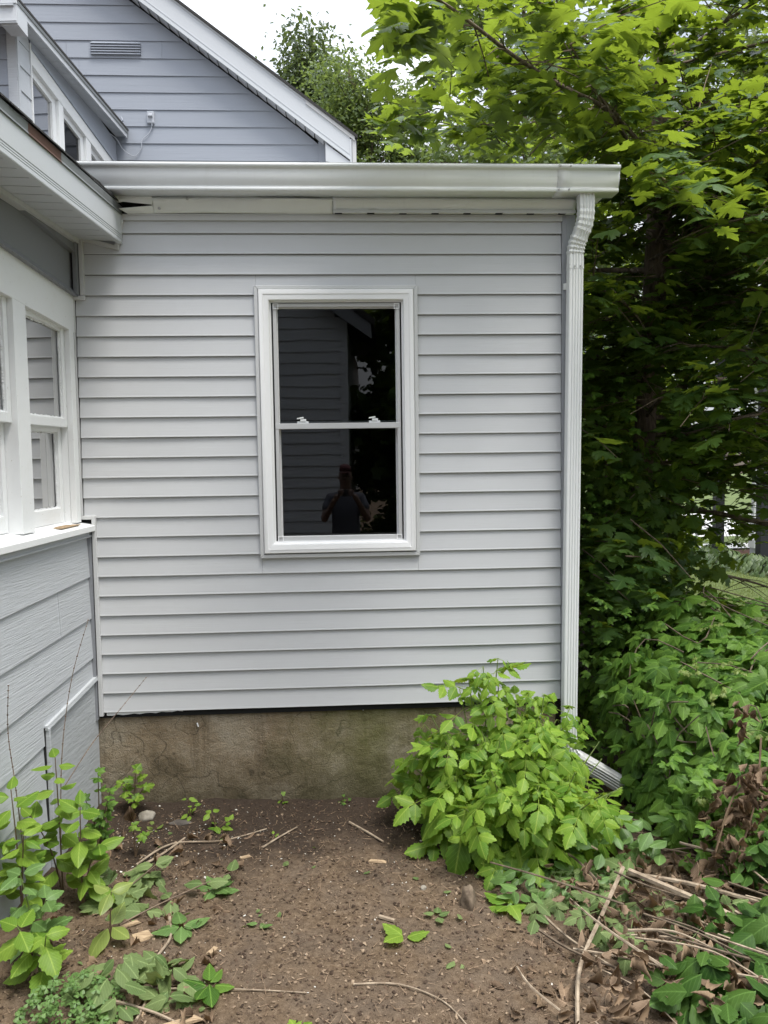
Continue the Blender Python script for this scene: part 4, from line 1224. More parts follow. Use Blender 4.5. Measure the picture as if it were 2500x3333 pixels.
obj('trunk', MB().tube(relb(tr_path, MT), tr_rad, 12), M['bark'], MAP, smooth=60)
fork = bez([(1.27, 2.01, 2.6), (1.46, 2.2, 3.3), (1.62, 2.5, 4.3), (1.78, 2.8, 5.6), (1.85, 2.9, 7.0)], 5)
obj('trunk', MB().tube(relb(fork, MT), np.linspace(.06, .015, len(fork)), 9), M['bark'], MAP, smooth=60)
limbs = []
def at_px(X, Y, yw):
    """a point of the world at depth y = yw (used once to trace the limb that the photograph shows)"""
    d = MR @ VX((X - 384) / 784.3, 1, -(Y - 512) / 784.3)
    return tuple(CAM + d * ((yw - CAM[1]) / d[1]))
limbs.append([at_px(655, 160, 1.75), at_px(610, 112, 1.2), at_px(565, 88, .7), at_px(520, 60, .2), at_px(480, 30, -.25), at_px(445, 4, -.65), at_px(405, -15, -1.0)])
limbs.append([at_px(640, 120, 1.8), at_px(600, 60, .9), at_px(560, 15, .2), at_px(480, -25, -.5)])
limbs.append([at_px(650, 225, 2.0), at_px(600, 195, 1.5), at_px(540, 160, 1.0), at_px(480, 135, .8), at_px(420, 115, .6), at_px(382, 125, .5)])
limbs.append([at_px(645, 300, 1.9), at_px(605, 285, 1.3), at_px(585, 292, .9)])
limbs.append([at_px(655, 210, 1.8), at_px(665, 190, 1.0), at_px(672, 185, .3), at_px(650, 172, -.2)])
limbs.append([at_px(650, 330, 1.9), at_px(690, 345, 1.2), at_px(740, 350, .6), at_px(790, 380, .2)])
limbs.append([at_px(650, 260, 1.9), at_px(700, 235, 1.0), at_px(760, 215, .4), at_px(800, 235, .0)])
limbs += [[at_px(650, 395, 2.05), at_px(700, 385, 2.2), at_px(745, 395, 2.4), at_px(800, 420, 2.6)], [at_px(652, 370, 2.05), at_px(700, 350, 2.6), at_px(750, 352, 3.0), at_px(810, 372, 3.2)],
          [at_px(648, 430, 2.05), at_px(700, 428, 2.5), at_px(745, 440, 2.9), at_px(800, 462, 3.1)], [at_px(655, 340, 2.05), at_px(705, 320, 2.8), at_px(760, 322, 3.4), at_px(820, 335, 3.6)]]
for k in range(76):
    h = rm.uniform(1.5, 6.0)
    t = np.array(bez(trunk_pts, 4)[min(36, max(0, int(np.interp(h, [0, 7.6], [2, 36]))))])
    a = rm.uniform(0, 2 * math.pi)
    ln = rm.uniform(1.3, 2.9) * (1 if h < 5.5 else .75)
    rise = rm.uniform(-.05, .45) if h > 2.3 else rm.uniform(-.12, .2)
    d = VX(math.cos(a), math.sin(a), 0)
    side = VX(-d[1], d[0], 0) * rm.uniform(-.35, .35)
    pts = [t]
    for q_ in (.35, .7, 1.0):
        pts.append(t + d * ln * q_ + side * q_ * q_ * ln + VX(0, 0, rise * ln * q_ - .22 * ln * q_ * q_ * (1.3 if h < 3 else .7)))
    limbs.append([tuple(p) for p in pts])
P, N, Dn, Sz, twigs = [], [], [], [], MB()
for li, lb in enumerate(limbs):
    path = bez(lb, 6)
    L_ = sum((path[i + 1] - path[i]).length for i in range(len(path) - 1))
    r0 = .006 + .0035 * L_ if li < 7 else .010 + .005 * L_
    if not any(in_house(p) or blocks_view(np.array(p)) for p in path):
        obj('branch', MB().tube(relb(path, MT), np.linspace(r0, .004, len(path)), 6), M['bark'], MAP, smooth=60)
    for i in range(2 if li >= 7 else 1, len(path)):
        for tw in range(2 if i < len(path) - 2 else 3):
            p0 = np.array(path[i])
            t = np.array((path[i] - path[i - 1]).normalized())
            d = t * rm.uniform(.2, .9) + VX(rm.uniform(-1, 1), rm.uniform(-1, 1), rm.uniform(-.45, .35))
            d /= np.linalg.norm(d)
            ln = rm.uniform(.28, .62)
            p1 = p0 + d * ln + VX(0, 0, -.10 * ln)
            if rm.random() < .6 and not in_house(p1) and not blocks_view(p1) and not blocks_view(p0) and min(project(p0)[2], project(p1)[2]) > 3.6: twigs.tube(relb([p0, p0 + d * ln * .5, p1], MT), [.005, .0035, .002], 4, caps=False)
            nl = rm.randint(5, 8)
            for q_ in range(nl):
                f = (q_ + 1) / nl
                pp = p0 + (p1 - p0) * f
                sd = np.cross(d, VX(0, 0, 1)); sd /= np.linalg.norm(sd) + 1e-6
                o_ = sd * rm.choice((-1, 1)) * rm.uniform(.5, 1) + d * rm.uniform(-.1, .9) + VX(0, 0, rm.uniform(-.35, .25))
                o_ /= np.linalg.norm(o_)
                pet = rm.uniform(.04, .11)
                base = pp + o_ * pet + VX(0, 0, -pet * .25)
                hang = o_ * VX(1, 1, 1) + VX(0, 0, rm.uniform(-1.0, -.12))
                nn = VX(rm.uniform(-.45, .45), rm.uniform(-.45, .45) - .12, 1)
                s_ = rm.uniform(.078, .135) * (1.0 if rm.random() > .2 else .7)
                leaf_on(P, N, Dn, Sz, base, nn, hang, s_)
keep = [i for i, p in enumerate(P) if not in_house(p) and not blocks_view(p) and not blocks_view(VX(*p) + VX(*Dn[i]) * Sz[i] * .7) and np.linalg.norm(VX(*p) - CAM) > 2.2]
lp = np.array([tuple(p) for p in bez(limbs[0], 8)]); lx, ly, ld = project(lp)
tp = np.array([tuple(p) for p in tr_path]); tx, ty, td = project(tp)
def hides_wood(i):
    x, y, d = project(VX(*P[i]) + VX(*Dn[i]) * Sz[i] * .5)
    k = np.argmin((lx - x) ** 2 + (ly - y) ** 2)
    if abs(lx[k] - x) + abs(ly[k] - y) < 17 and d < ld[k] + .05 and y < 150: return True
    if 600 < y or d > 20: pass
    if x > 690 and 552 < y < 612: return True
    if x > 676 and 500 < y < 560 and rm.random() < .62: return True
    if (205 < y < 305 or 395 < y < 500) and d < 6.2 and abs(np.interp(-y, -ty, tx) - x) < 21 and rm.random() < .92: return True
    return False
keep = [i for i in keep if not hides_wood(i)]
pick = lambda a, k: [a[i] for i in k]
obj('twigs', twigs, M['twig'], MAP, kind='stuff')
foliage(MAP, MAPLE, pick(P, keep), pick(N, keep), pick(Dn, keep), pick(Sz, keep), M['maple_leaf'], 300, cell=11,
        hidden=lambda x, y, c: (c[:, 1] > 0) & (x < 585) & (y > 166))
n_maple = len(keep)

# ---- dense dark understorey behind the maple, and the trees beyond
def cloud_tree(name, label, cat, base, trunk, clumps, nleaf, size, mat, group=None, leaves=SMALL, trunk_r=(.16, .04), branches=True, tilt=.8, limit=None):
    t = thing(name, label, cat, base, 0, group)
    b = VX(*base)
    rr = random.Random(hash(label) % 1000 if False else int(abs(base[0] * 37 + base[1] * 11)) + 3)
    if trunk:
        path = bez(trunk, 5)
        obj('trunk', MB().tube(relb(path, base), np.linspace(trunk_r[0], trunk_r[1], len(path)), 9), M['bark'], t, smooth=60)
        if branches:
            bm_ = MB()
            for (c, r_) in clumps:
                j = min(range(len(path)), key=lambda k: abs(path[k].z - (c[2] - .9 * r_[2])) )
                q0 = np.array(path[j]); c_ = VX(*c)
                mid = (q0 + c_) / 2 + VX(rr.uniform(-.1, .1), rr.uniform(-.1, .1), -.1)
                bm_.tube(relb([q0, mid, c_ + VX(0, 0, .2)], base), [trunk_r[0] * .35, trunk_r[0] * .22, .012], 5, caps=False)
                for _ in range(5):
                    e = c_ + VX(rr.uniform(-.8, .8) * r_[0], rr.uniform(-.8, .8) * r_[1], rr.uniform(-.6, .8) * r_[2])
                    bm_.tube(relb([mid, (mid + e) / 2 + VX(0, 0, .05), e], base), [trunk_r[0] * .12, .014, .005], 4, caps=False)
            obj('branches', bm_, M['bark'], t, kind='stuff')
    tot = sum(r_[0] * r_[1] + r_[1] * r_[2] for _, r_ in clumps)
    PP = []
    for c, r_ in clumps:
        n = int(nleaf * (r_[0] * r_[1] + r_[1] * r_[2]) / tot)
        # sprays inside each clump
        ns = max(3, n // 14)
        sp = rand_dirs(ns) * (rng.random((ns, 1)) ** .45) * np.array(r_) + np.array(c)
        k = rng.integers(0, ns, n)
        PP.append(sp[k] + rng.normal(size=(n, 3)) * np.array([1, 1, .55]) * size * 1.9)
    PP = np.concatenate(PP)
    if limit is not None:
        PP = PP[limit(PP)]
    n = len(PP)
    nn = rng.normal(size=(n, 3)) * tilt + np.array([0, -.2, 1])
    dd = rng.normal(size=(n, 3)) + np.array([0, 0, -.5])
    ss = size * rng.uniform(.6, 1.35, n)
    R = basis(nn, dd)
    me = joined('foliage', leaves, rng.integers(0, len(leaves), n), PP - b, R, ss)
    me.materials.append(mat)
    obj('foliage', me, parent=t, kind='stuff')
    return t
def clumps_in(center, rad, n, cr, seed, keep=lambda p: True):
    r_ = random.Random(seed); out = []
    while len(out) < n:
        v = VX(r_.uniform(-1, 1), r_.uniform(-1, 1), r_.uniform(-1, 1))
        if np.linalg.norm(v) > 1: continue
        c = VX(*center) + v * VX(*rad)
        q_ = r_.uniform(.7, 1.25) * cr
        if keep(c): out.append((tuple(c), (q_, q_, q_ * .75)))
    return out
far_ok = lambda Q: ~((project(Q)[0] < 262 + np.maximum(0, 62 - project(Q)[1]) * .35) & (project(Q)[2] > 0))
cloud_tree('tall_tree', 'tall dark-leaved tree rising directly behind the gable rake', 'tree', (-1.7, 14, 0), [(-1.7, 14, -.1), (-1.65, 14, 5), (-1.6, 14, 11)],
           [((-1.75, 14, 10.6), (.55, .6, .9)), ((-2.2, 14, 9.5), (.6, .7, .8)), ((-1.4, 14.2, 9.9), (.7, .8, .9)), ((-2.1, 14, 8.3), (.85, .8, .9)), ((-1.3, 14.2, 8.4), (.9, .9, 1)), ((-1.9, 14, 6.8), (1.2, 1, 1.1)), ((-.9, 14.2, 7), (1, 1, 1)), ((-2.75, 13.8, 8.35), (.3, .3, .28))],
           24000, .125, M['dark_far_leaf'], group='trees beyond the gabled house')
cloud_tree('airy_tree', 'light green feathery tree between the gable and the maple', 'tree', (-.7, 11, 0), [(-.2, 11, -.1), (-.3, 11, 4), (-.5, 11, 7.6), (-.9, 11, 9)],
           [((-.95, 11, 8.6), (.75, .7, .75)), ((-.4, 11, 8.1), (.8, .7, .8)), ((-1.25, 11, 7.7), (.55, .6, .6)), ((-.5, 10.8, 7.1), (.9, .7, .7)), ((.35, 11, 7.3), (.8, .7, .8)), ((-.15, 10.8, 6.2), (.7, .7, .6)), ((-.7, 10.7, 6.1), (.5, .6, .5)), ((.5, 11, 5.8), (.9, .7, .8)), ((-.3, 11, 5.0), (1.1, .8, .8)), ((.1, 11.2, 8.3), (.6, .6, .6)), ((-.9, 10.9, 7.9), (.7, .6, .6)), ((.2, 10.9, 6.8), (.9, .7, .8))],
           30000, .085, M['far_leaf'], group='trees beyond the gabled house')
cloud_tree('background_tree', 'broad mid-green tree glimpsed behind the top of the maple', 'tree', (2.4, 9.5, 0), [(2.4, 9.5, -.1), (2.5, 9.5, 3), (2.3, 9.4, 7)],
           clumps_in((2.2, 9.5, 7.2), (2.8, 1.4, 3.6), 34, .85, 4, lambda c: c[0] > .2 or c[2] < 6.5), 22000, .13, M['far_leaf'], group='trees beyond the maple')
cloud_tree('background_tree', 'tall mid-green tree glimpsed through the right side of the maple crown', 'tree', (6.6, 8.8, 0), [(6.6, 8.8, -.1), (6.5, 8.8, 3), (6.3, 8.8, 7)],
           clumps_in((5.6, 9.0, 6.3), (2.3, 1.6, 3.6), 24, .85, 5, lambda c: c[2] > 2.6) + [((4.4, 9.0, 3.9), (1.0, .8, .8)), ((5.4, 9.2, 3.7), (1.1, .8, .8)), ((3.6, 9.1, 3.3), (.9, .8, .7)), ((4.8, 9.4, 4.8), (1.1, .8, .8)), ((6.3, 9.2, 4.4), (1.0, .8, .8))], 19000, .13, M['far_leaf'], group='trees beyond the maple')
cloud_tree('understorey_shrub', 'dark leafy shrub in the shade just behind the maple trunk', 'shrub', (1.4, 4.3, 0), [(1.4, 4.3, -.1), (1.4, 4.3, 1.5), (1.5, 4.4, 2.8)],
           clumps_in((1.55, 4.4, 1.7), (1.15, .9, 1.7), 20, .5, 6), 5200, .085, M['maple_leaf'], leaves=MAPLE[:3], trunk_r=(.05, .015), branches=False)
cloud_tree('understorey_shrub', 'lighter leafy shrub farther back in the gap between maple and lawn', 'shrub', (2.3, 6.6, 0), [(2.3, 6.6, -.1), (2.4, 6.6, 1.5), (2.4, 6.6, 2.6)],
           clumps_in((2.2, 6.6, 2.0), (1.5, .8, 1.9), 16, .55, 9, lambda c: c[0] < 3.0 or c[2] > 2.4), 3200, .10, M['far_leaf'], trunk_r=(.05, .015), branches=False)
cloud_tree('understorey_shrub', 'deep-shaded shrub beside the downspout, between house corner and maple', 'shrub', (.75, 1.6, 0), [(.75, 1.6, -.1), (.78, 1.6, .9), (.8, 1.6, 1.8)],
           clumps_in((.85, 1.55, 1.15), (.42, .75, 1.15), 14, .34, 12, lambda c: c[0] > .5), 1500, .075, M['maple_leaf'], leaves=MAPLE[:3], trunk_r=(.03, .01), branches=False, limit=lambda Q: Q[:, 0] > .2)
far = cloud_tree('far_woods', 'hazy green wood across the road', 'woods', (0, 70, 0), None, [((x, 70 + (x * 7 % 9), 3.5 + (x * 13 % 5)), (4, 3, 4)) for x in range(-70, 100, 5)], 5200, .8, M['far_leaf'])
tag(far, kind='stuff')

# ---- Virginia creeper heap on the right
VM = thing('creeper_mound', 'chest-high mound of dark green five-leaflet creeper right of the downspout', 'vine', (1.25, .25, 0))
c0, rd = VX(1.42, .22, -.05), VX(1.18, 1.2, 1.06)
P, N, Dn, Sz = [], [], [], []
def mound_point(v, layer):
    q_ = np.sign(v) * np.abs(v) ** .72
    q_ /= (np.abs(q_) ** 2.6).sum() ** (1 / 2.6)
    p = c0 + q_ * rd * layer
    bump_ = noise.noise(Vector(p * 2.3)) * .13 + noise.noise(Vector(p * 6)) * .05
    p = p + v * bump_
    p[2] *= 1 - .13 * max(0, p[0] - .75)
    return p
for i in range(2500):
    v = rand_dirs(1)[0]
    v[2] = abs(v[2])
    if v[1] > .75 and rng.random() < .6: continue
    if rng.random() < .35: v[1] = -abs(v[1])
    if rng.random() < .25: v[0] = -abs(v[0])
    layer = rng.choice([1.0, 1.0, .95, .88, .78])
    p = mound_point(v, layer)
    nn = v * VX(1, 1, .8) + VX(0, -.1, .55) + rng.normal(size=3) * .33
    dd = VX(v[0], v[1], -1.1) + rng.normal(size=3) * .5
    leaf_on(P, N, Dn, Sz, p, nn, dd, rng.uniform(.085, .19) if layer > .9 else rng.uniform(.08, .13))
keep = [i for i, p in enumerate(P) if p[0] > .24 + .05 * math.sin(p[2] * 9) and p[2] > -.05]
foliage(VM, CREEPER, pick(P, keep), pick(N, keep), pick(Dn, keep), pick(Sz, keep), M['creeper_leaf'], 300, cell=10)
st = MB()
rs = random.Random(8)
for i in range(46):
    v = VX(rs.uniform(-1, .4), rs.uniform(-1, .2), rs.uniform(0, .9)); v /= np.linalg.norm(v)
    pts = [mound_point(v, .93)]
    for k in range(4):
        v = v + VX(rs.uniform(-.25, .25), rs.uniform(-.25, .25), rs.uniform(-.1, .25)); v /= np.linalg.norm(v)
        v[2] = abs(v[2])
        pts.append(mound_point(v, .97 + .02 * k))
    if min(p[0] for p in pts) < .25: continue
    st.tube(relb(bez(pts, 3), VM.location), .0035, 4, caps=False)
obj('vine_stems', st, M['twig'], VM, kind='stuff')
# pale young shoots at the growing tips
P, N, Dn, Sz = [], [], [], []
sh = MB()
for i in range(26):
    v = VX(rs.uniform(-.9, .5), rs.uniform(-1, -.1), rs.uniform(.05, .9)); v /= np.linalg.norm(v)
    p0 = mound_point(v, 1.0)
    if p0[0] < .3: continue
    d = VX(rs.uniform(-1, .6), rs.uniform(-.8, .1), rs.uniform(-.1, .7)); d /= np.linalg.norm(d)
    ln = rs.uniform(.10, .24)
    pts = [p0, p0 + d * ln * .5 + VX(0, 0, .02), p0 + d * ln + VX(0, 0, -.01)]
    sh.tube(relb(bez(pts, 3), VM.location), [.0022] * 7, 4, caps=False)
    for k in range(rs.randint(3, 5)):
        pp = np.array(pts[0]) + (np.array(pts[2]) - np.array(pts[0])) * (k + 1) / 5
        leaf_on(P, N, Dn, Sz, pp, v + VX(rs.uniform(-.4, .4), -.2, .6), d + VX(rs.uniform(-1, 1), rs.uniform(-1, 1), 0), rs.uniform(.022, .045))
obj('shoots', sh, M['greenstem'], VM, kind='stuff')
R = basis(np.array(N), np.array(Dn))
me = joined('young_leaves', CREEPER, rng.integers(0, 5, len(P)), np.array(P) - np.array(VM.location), R, np.array(Sz))
me.materials.append(M['creeper_young'])
obj('young_leaves', me, parent=VM, kind='stuff')

# ---- creeper climbing the maple trunk
TC = thing('climbing_creeper', 'five-leaflet creeper climbing the left side of the maple trunk', 'vine', (1.1, 1.8, 0))
P, N, Dn, Sz = [], [], [], []
for i in range(70):
    z = rs.uniform(.5, 2.0)
    p = VX(1.12 + rs.uniform(-.22, .08) - .08 * (1 - z / 2), 1.86 + rs.uniform(-.15, .02), z)
    leaf_on(P, N, Dn, Sz, p, VX(rs.uniform(-.6, .1), -1, rs.uniform(.2, .8)), VX(rs.uniform(-.6, .6), -.2, -1), rs.uniform(.055, .085))
foliage(TC, CREEPER, P, N, Dn, Sz, M['creeper_leaf'], 60, cell=5)
obj('stem', MB().tube(relb(bez([(1.12, 1.87, 0), (1.08, 1.86, .7), (1.13, 1.87, 1.4), (1.14, 1.88, 2.0)], 5), (1.1, 1.8, 0)), .006, 5), M['twig'], TC)

# ---- bright green sapling clump in front of the foundation
BU = thing('sapling_bush', 'bright green waist-high clump of ash-like saplings in front of the concrete foundation', 'bush', (-.42, -.45, 0))
P, N, Dn, Sz = [], [], [], []
rb = random.Random(21)
stems = [((-.47, -.42), (-.49, -.43), .86), ((-.52, -.40), (-.60, -.40), .74), ((-.42, -.38), (-.40, -.35), .76), ((-.36, -.42), (-.26, -.40), .72), ((-.58, -.45), (-.74, -.42), .62), ((-.30, -.42), (-.12, -.38), .58)]
for (b_, t_, h_) in (((-.60, -.42), (-.84, -.36), .36), ((-.58, -.36), (-.76, -.30), .54), ((-.5, -.40), (-.56, -.42), .80), ((-.1, -.4), (.10, -.36), .46), ((-.2, -.5), (.16, -.52), .30), ((-.46, -.4), (-.42, -.44), .90)):
    stems.append((b_, t_, h_))
for i in range(36):
    a, q_ = rb.uniform(0, 2 * math.pi), rb.random() ** .6
    bx, by = -.34 + .31 * q_ * math.cos(a), -.50 + .23 * q_ * math.sin(a)
    lean = rb.uniform(.15, .75) * q_
    h = .70 * (1 - .5 * q_ * q_) * rb.uniform(.7, 1.1)
    stems.append(((bx, by), (bx + math.cos(a) * lean * .42, by + math.sin(a) * lean * .38), h))
bs = []
for (b0, t0, h) in stems:
    z0 = gh(*b0)
    p0, p2 = VX(b0[0], b0[1], z0 - .02), VX(t0[0], t0[1], z0 + h)
    p1 = (p0 + p2) / 2 + VX((b0[0] - t0[0]) * .2, (b0[1] - t0[1]) * .2, h * .08)
    path = [np.array(q_) for q_ in bez([p0, p1, p2], 5)]
    obj('stem', MB().tube(relb([tuple(q_) for q_ in path], BU.location), np.linspace(.0065, .0022, len(path)), 5), M['greenstem'], BU)
    k, f = rb.uniform(0, 6), .22
    while f < 1.0:
        pp = path[min(len(path) - 1, int(f * (len(path) - 1)))]
        for sg in (0, math.pi):
            az_ = k + sg
            out = VX(math.cos(az_), math.sin(az_), 0)
            big = rb.random() < .16 and f < .6
            s_ = rb.uniform(.15, .27) * (1.12 - .45 * f)
            leaf_on(P, N, Dn, Sz, pp, VX(out[0] * .3, out[1] * .3 - .25, 1) + VX(rb.uniform(-.6, .6), rb.uniform(-.6, .4), 0), out + VX(0, -.15, rb.uniform(-.35, .55) - .2 * (1 - f)), s_)
        k += math.pi / 2 + rb.uniform(-.4, .4)
        f += rb.uniform(.10, .16)
    for _ in range(3):
        a = rb.uniform(0, 2 * math.pi)
        leaf_on(P, N, Dn, Sz, path[-1], VX(math.cos(a) * .5, math.sin(a) * .5 - .3, .8), VX(math.cos(a), math.sin(a), rb.uniform(-.2, .9)), rb.uniform(.06, .11))
def over_spout(i, b=(592, 646, 733, 806)):
    x, y, d = project(VX(*P[i]) + VX(*Dn[i]) / np.linalg.norm(Dn[i]) * Sz[i] * .55)
    return b[0] < x < b[1] and b[2] < y < b[3] + (x - 640) * .4
keep = [i for i, p in enumerate(P) if (p[1] + Dn[i][1] * Sz[i] * .7 < -.02 or p[0] > .12) and not over_spout(i)]
foliage(BU, PINNATE, pick(P, keep), pick(N, keep), pick(Dn, keep), pick(Sz, keep), M['bush_leaf'], 300, cell=7)
# broad basal leaves
P, N, Dn, Sz = [], [], [], []
for (x, y, z, a, s_) in ((-.70, -.60, .22, 195, .17), (-.62, -.66, .24, 250, .15), (-.55, -.72, .16, 265, .16), (-.48, -.70, .27, 230, .13), (-.64, -.70, .12, 240, .17), (-.40, -.74, .12, 280, .15), (-.30, -.74, .18, 290, .14), (-.18, -.70, .2, 310, .15), (-.06, -.66, .16, 330, .15),
                        (.02, -.62, .1, 345, .15), (-.5, -.78, .08, 250, .14), (-.2, -.78, .07, 285, .14), (-.72, -.52, .13, 205, .15), (-.34, -.78, .26, 268, .12), (-.1, -.74, .28, 300, .12), (.0, -.7, .25, 320, .12)):
    a = math.radians(a)
    leaf_on(P, N, Dn, Sz, (x, y, z), VX(math.cos(a) * .5, math.sin(a) * .7, .8), VX(math.cos(a), math.sin(a), -.55), s_)
foliage(BU, SERRATE, P, N, Dn, Sz, M['bush_leaf'], 40, part='basal_leaf', cell=2)

# ---- small plants
def stem_plant(name, label, cat, base, stems, leaves, mat, smat='greenstem', lsize=(.06, .1), pairs=4, whorl=2, up=.3, start=.3, group=None, rad=.004, droop=-.2, seed=0, top=True):
    """stems = (dx, dy, height) list; opposite leaves up each stem"""
    z = gh(base[0], base[1])
    t = thing(name, label, cat, (base[0], base[1], z), 0, group)
    r_ = random.Random(seed * 7 + 1)
    P, N, Dn, Sz = [], [], [], []
    for (dx, dy, h) in stems:
        p0 = VX(base[0], base[1], z - .01)
        p2 = p0 + VX(dx, dy, h)
        path = bez([tuple(p0), tuple((p0 + p2) / 2 + VX(-dx * .12, -dy * .12, h * .06)), tuple(p2)], 5)
        obj('stem', MB().tube(relb(path, t.location), np.linspace(rad, rad * .45, len(path)), 5), M[smat], t)
        k = r_.uniform(0, 3)
        for q_ in range(pairs):
            f = start + (1 - start) * q_ / max(1, pairs - 1)
            pp = np.array(path[int(f * (len(path) - 1))])
            for w in range(whorl):
                a = k + w * 2 * math.pi / whorl + r_.uniform(-.55, .55)
                out = VX(math.cos(a), math.sin(a), 0)
                leaf_on(P, N, Dn, Sz, pp + out * .012, VX(-out[0] * .2, -out[1] * .2 - .25, 1) + VX(r_.uniform(-.3, .3), r_.uniform(-.3, .3), 0), out + VX(0, 0, r_.uniform(-.75, .45) + droop + up * f), r_.uniform(*lsize) * (1.15 - .4 * f) * r_.uniform(.75, 1.1))
            k += math.pi / whorl
        if top:
            leaf_on(P, N, Dn, Sz, path[-1], VX(0, -.6, .7), VX(r_.uniform(-.5, .5), -.3, .6), lsize[0] * .8)
    foliage(t, leaves, P, N, Dn, Sz, mat, 60, cell=1)
    return t
wl, sf = M['weed_leaf'], 'redstem'
stem_plant('weed_plant', 'tallest broad-leaved weed against the grey clapboards, reaching half-way to the sill', 'weed', (-2.36, -.80), [(.01, -.05, .62), (-.08, -.1, .40)], OVATE, wl, sf, (.09, .135), 7, 2, seed=1, group='broad-leaved weeds along the porch wall')
stem_plant('weed_plant', 'broad-leaved weed at the left picture edge beside the clapboards', 'weed', (-2.44, -1.02), [(.0, -.05, .58), (.06, -.1, .42)], OVATE, wl, sf, (.09, .13), 7, 2, seed=2, group='broad-leaved weeds along the porch wall')
stem_plant('weed_plant', 'lush broad-leaved weed with large leaves in front of the plywood panel', 'weed', (-2.24, -.92), [(.02, -.04, .46), (.08, .0, .30)], OVATE, wl, sf, (.09, .13), 7, 2, seed=3, group='broad-leaved weeds along the porch wall')
stem_plant('weed_plant', 'yellow-green four-leaved weed low in the left corner', 'weed', (-2.06, -1.16), [(.02, -.03, .22)], OVATE, M['creeper_young'], sf, (.10, .13), 2, 3, seed=4)
stem_plant('weed_plant', 'round-leaved weed climbing at the lower left picture edge', 'weed', (-2.30, -1.25), [(-.02, -.06, .36), (.05, -.02, .24)], SERRATE, M['clover_leaf'], 'greenstem', (.08, .11), 5, 2, seed=5)
stem_plant('weed_plant', 'bushy pale weed in the bottom left corner of the yard', 'weed', (-2.22, -1.40), [(-.06, -.05, .25), (.04, -.06, .22)], SERRATE, wl, 'greenstem', (.09, .12), 4, 2, seed=6)
stem_plant('creeper_sprig', 'dark five-leaflet creeper growing up against the plywood panel', 'vine', (-2.30, -.48), [(.02, -.05, .42), (.08, -.08, .34), (-.04, -.06, .30), (.05, -.02, .24)], CREEPER, M['creeper_leaf'], sf, (.07, .10), 4, 1, seed=7)
stem_plant('maple_seedling', 'small bright maple seedling against the left end of the foundation', 'seedling', (-2.245, -.085), [(.02, -.02, .24), (-.05, -.03, .17), (.06, -.03, .15), (.02, -.06, .10)], MAPLE, M['weed_leaf'], sf, (.050, .068), 2, 2, seed=8, start=.7)
stem_plant('creeper_sprig', 'single upright five-leaflet sprig in the paint flakes left of the bare soil', 'vine', (-2.13, -.52), [(.0, -.02, .17), (.05, .0, .11)], CREEPER, M['weed_leaf'], sf, (.06, .085), 2, 1, seed=9, start=.8)
stem_plant('seedling', 'little leafy seedling at the foot of the foundation, right of the maple seedling', 'seedling', (-1.95, -.16), [(.0, -.01, .11), (.03, -.02, .08)], SERRATE, wl, sf, (.035, .05), 2, 2, seed=10)
stem_plant('seedling', 'two-stemmed seedling with drooping leaves on the dark soil', 'seedling', (-1.80, -.27), [(-.02, -.01, .10), (.07, -.02, .06)], SERRATE, wl, sf, (.045, .06), 2, 2, seed=11)
stem_plant('seedling', 'tiny pale seedling among white flakes near the maple seedling', 'seedling', (-2.10, -.27), [(0, -.01, .05)], SERRATE, M['creeper_young'], sf, (.035, .045), 1, 4, seed=12)
stem_plant('seedling', 'tiny dark seedling at the middle of the foundation', 'seedling', (-1.17, -.04), [(0, -.01, .05), (.03, -.01, .03)], CREEPER, M['creeper_leaf'], sf, (.028, .035), 1, 2, seed=13)
stem_plant('seedling', 'speck of a seedling on the bare soil in front of the foundation centre-left', 'seedling', (-1.51, -.36), [(0, 0, .03)], SERRATE, wl, sf, (.025, .03), 1, 4, seed=14)
stem_plant('seedling', 'pale seedling hugging the foundation left of centre', 'seedling', (-1.49, -.035), [(0, -.01, .06)], MAPLE, wl, sf, (.028, .03), 1, 2, seed=15)
def rosette(name, label, base, n, s, mat, leaves, tilt=.25, seed=0, part='leaf'):
    z = gh(*base)
    t = thing(name, label, 'weed', (base[0], base[1], z))
    r_ = random.Random(seed)
    P, N, Dn, Sz = [], [], [], []
    for k in range(n):
        a = 2 * math.pi * k / n + r_.uniform(-.4, .4)
        o_ = VX(math.cos(a), math.sin(a), 0)
        leaf_on(P, N, Dn, Sz, VX(base[0], base[1], z + .012 + .006 * (k % 3)) + o_ * .01, VX(-o_[0] * .3, -o_[1] * .3, 1), o_ + VX(0, 0, tilt + r_.uniform(-.15, .3)), s * r_.uniform(.7, 1.15))
    foliage(t, leaves, P, N, Dn, Sz, mat, 30, cell=1)
rosette('plantain', 'plantain rosette on bare soil farther from the camera, near a fallen trailing stem', (-1.72, -.80), 6, .095, M['clover_leaf'], OVATE, .3, 1)
rosette('plantain', 'plantain rosette at the near end of the trailing stem', (-1.80, -1.12), 7, .10, M['clover_leaf'], OVATE, .5, 2)
rosette('plantain', 'dark plantain rosette nearest the camera, left of the bare path', (-1.64, -1.45), 6, .095, M['creeper_leaf'], OVATE, .25, 3)
rosette('plantain', 'tiny two-leaved plantain on the open soil', (-1.50, -1.10), 2, .05, M['clover_leaf'], OVATE, .4, 4)
rosette('leaf_sprig', 'fallen green three-leaflet sprig lying on the open soil right of centre', (-.94, -1.20), 3, .085, M['weed_leaf'], SERRATE, .25, 5)
rosette('leaf_sprig', 'faded sprig of leaves behind the fallen three-leaflet sprig', (-.80, -1.08), 4, .05, M['wilt_leaf'], SERRATE, .1, 6)
rosette('leaf_sprig', 'small sprig of leaves at the very bottom of the bare soil', (-1.32, -1.68), 5, .06, M['weed_leaf'], MAPLE, .2, 7)
rosette('leaf_sprig', 'leafy sprig hanging at the near left foot of the sapling clump', (-.50, -1.02), 6, .10, M['weed_leaf'], SERRATE, .15, 8)
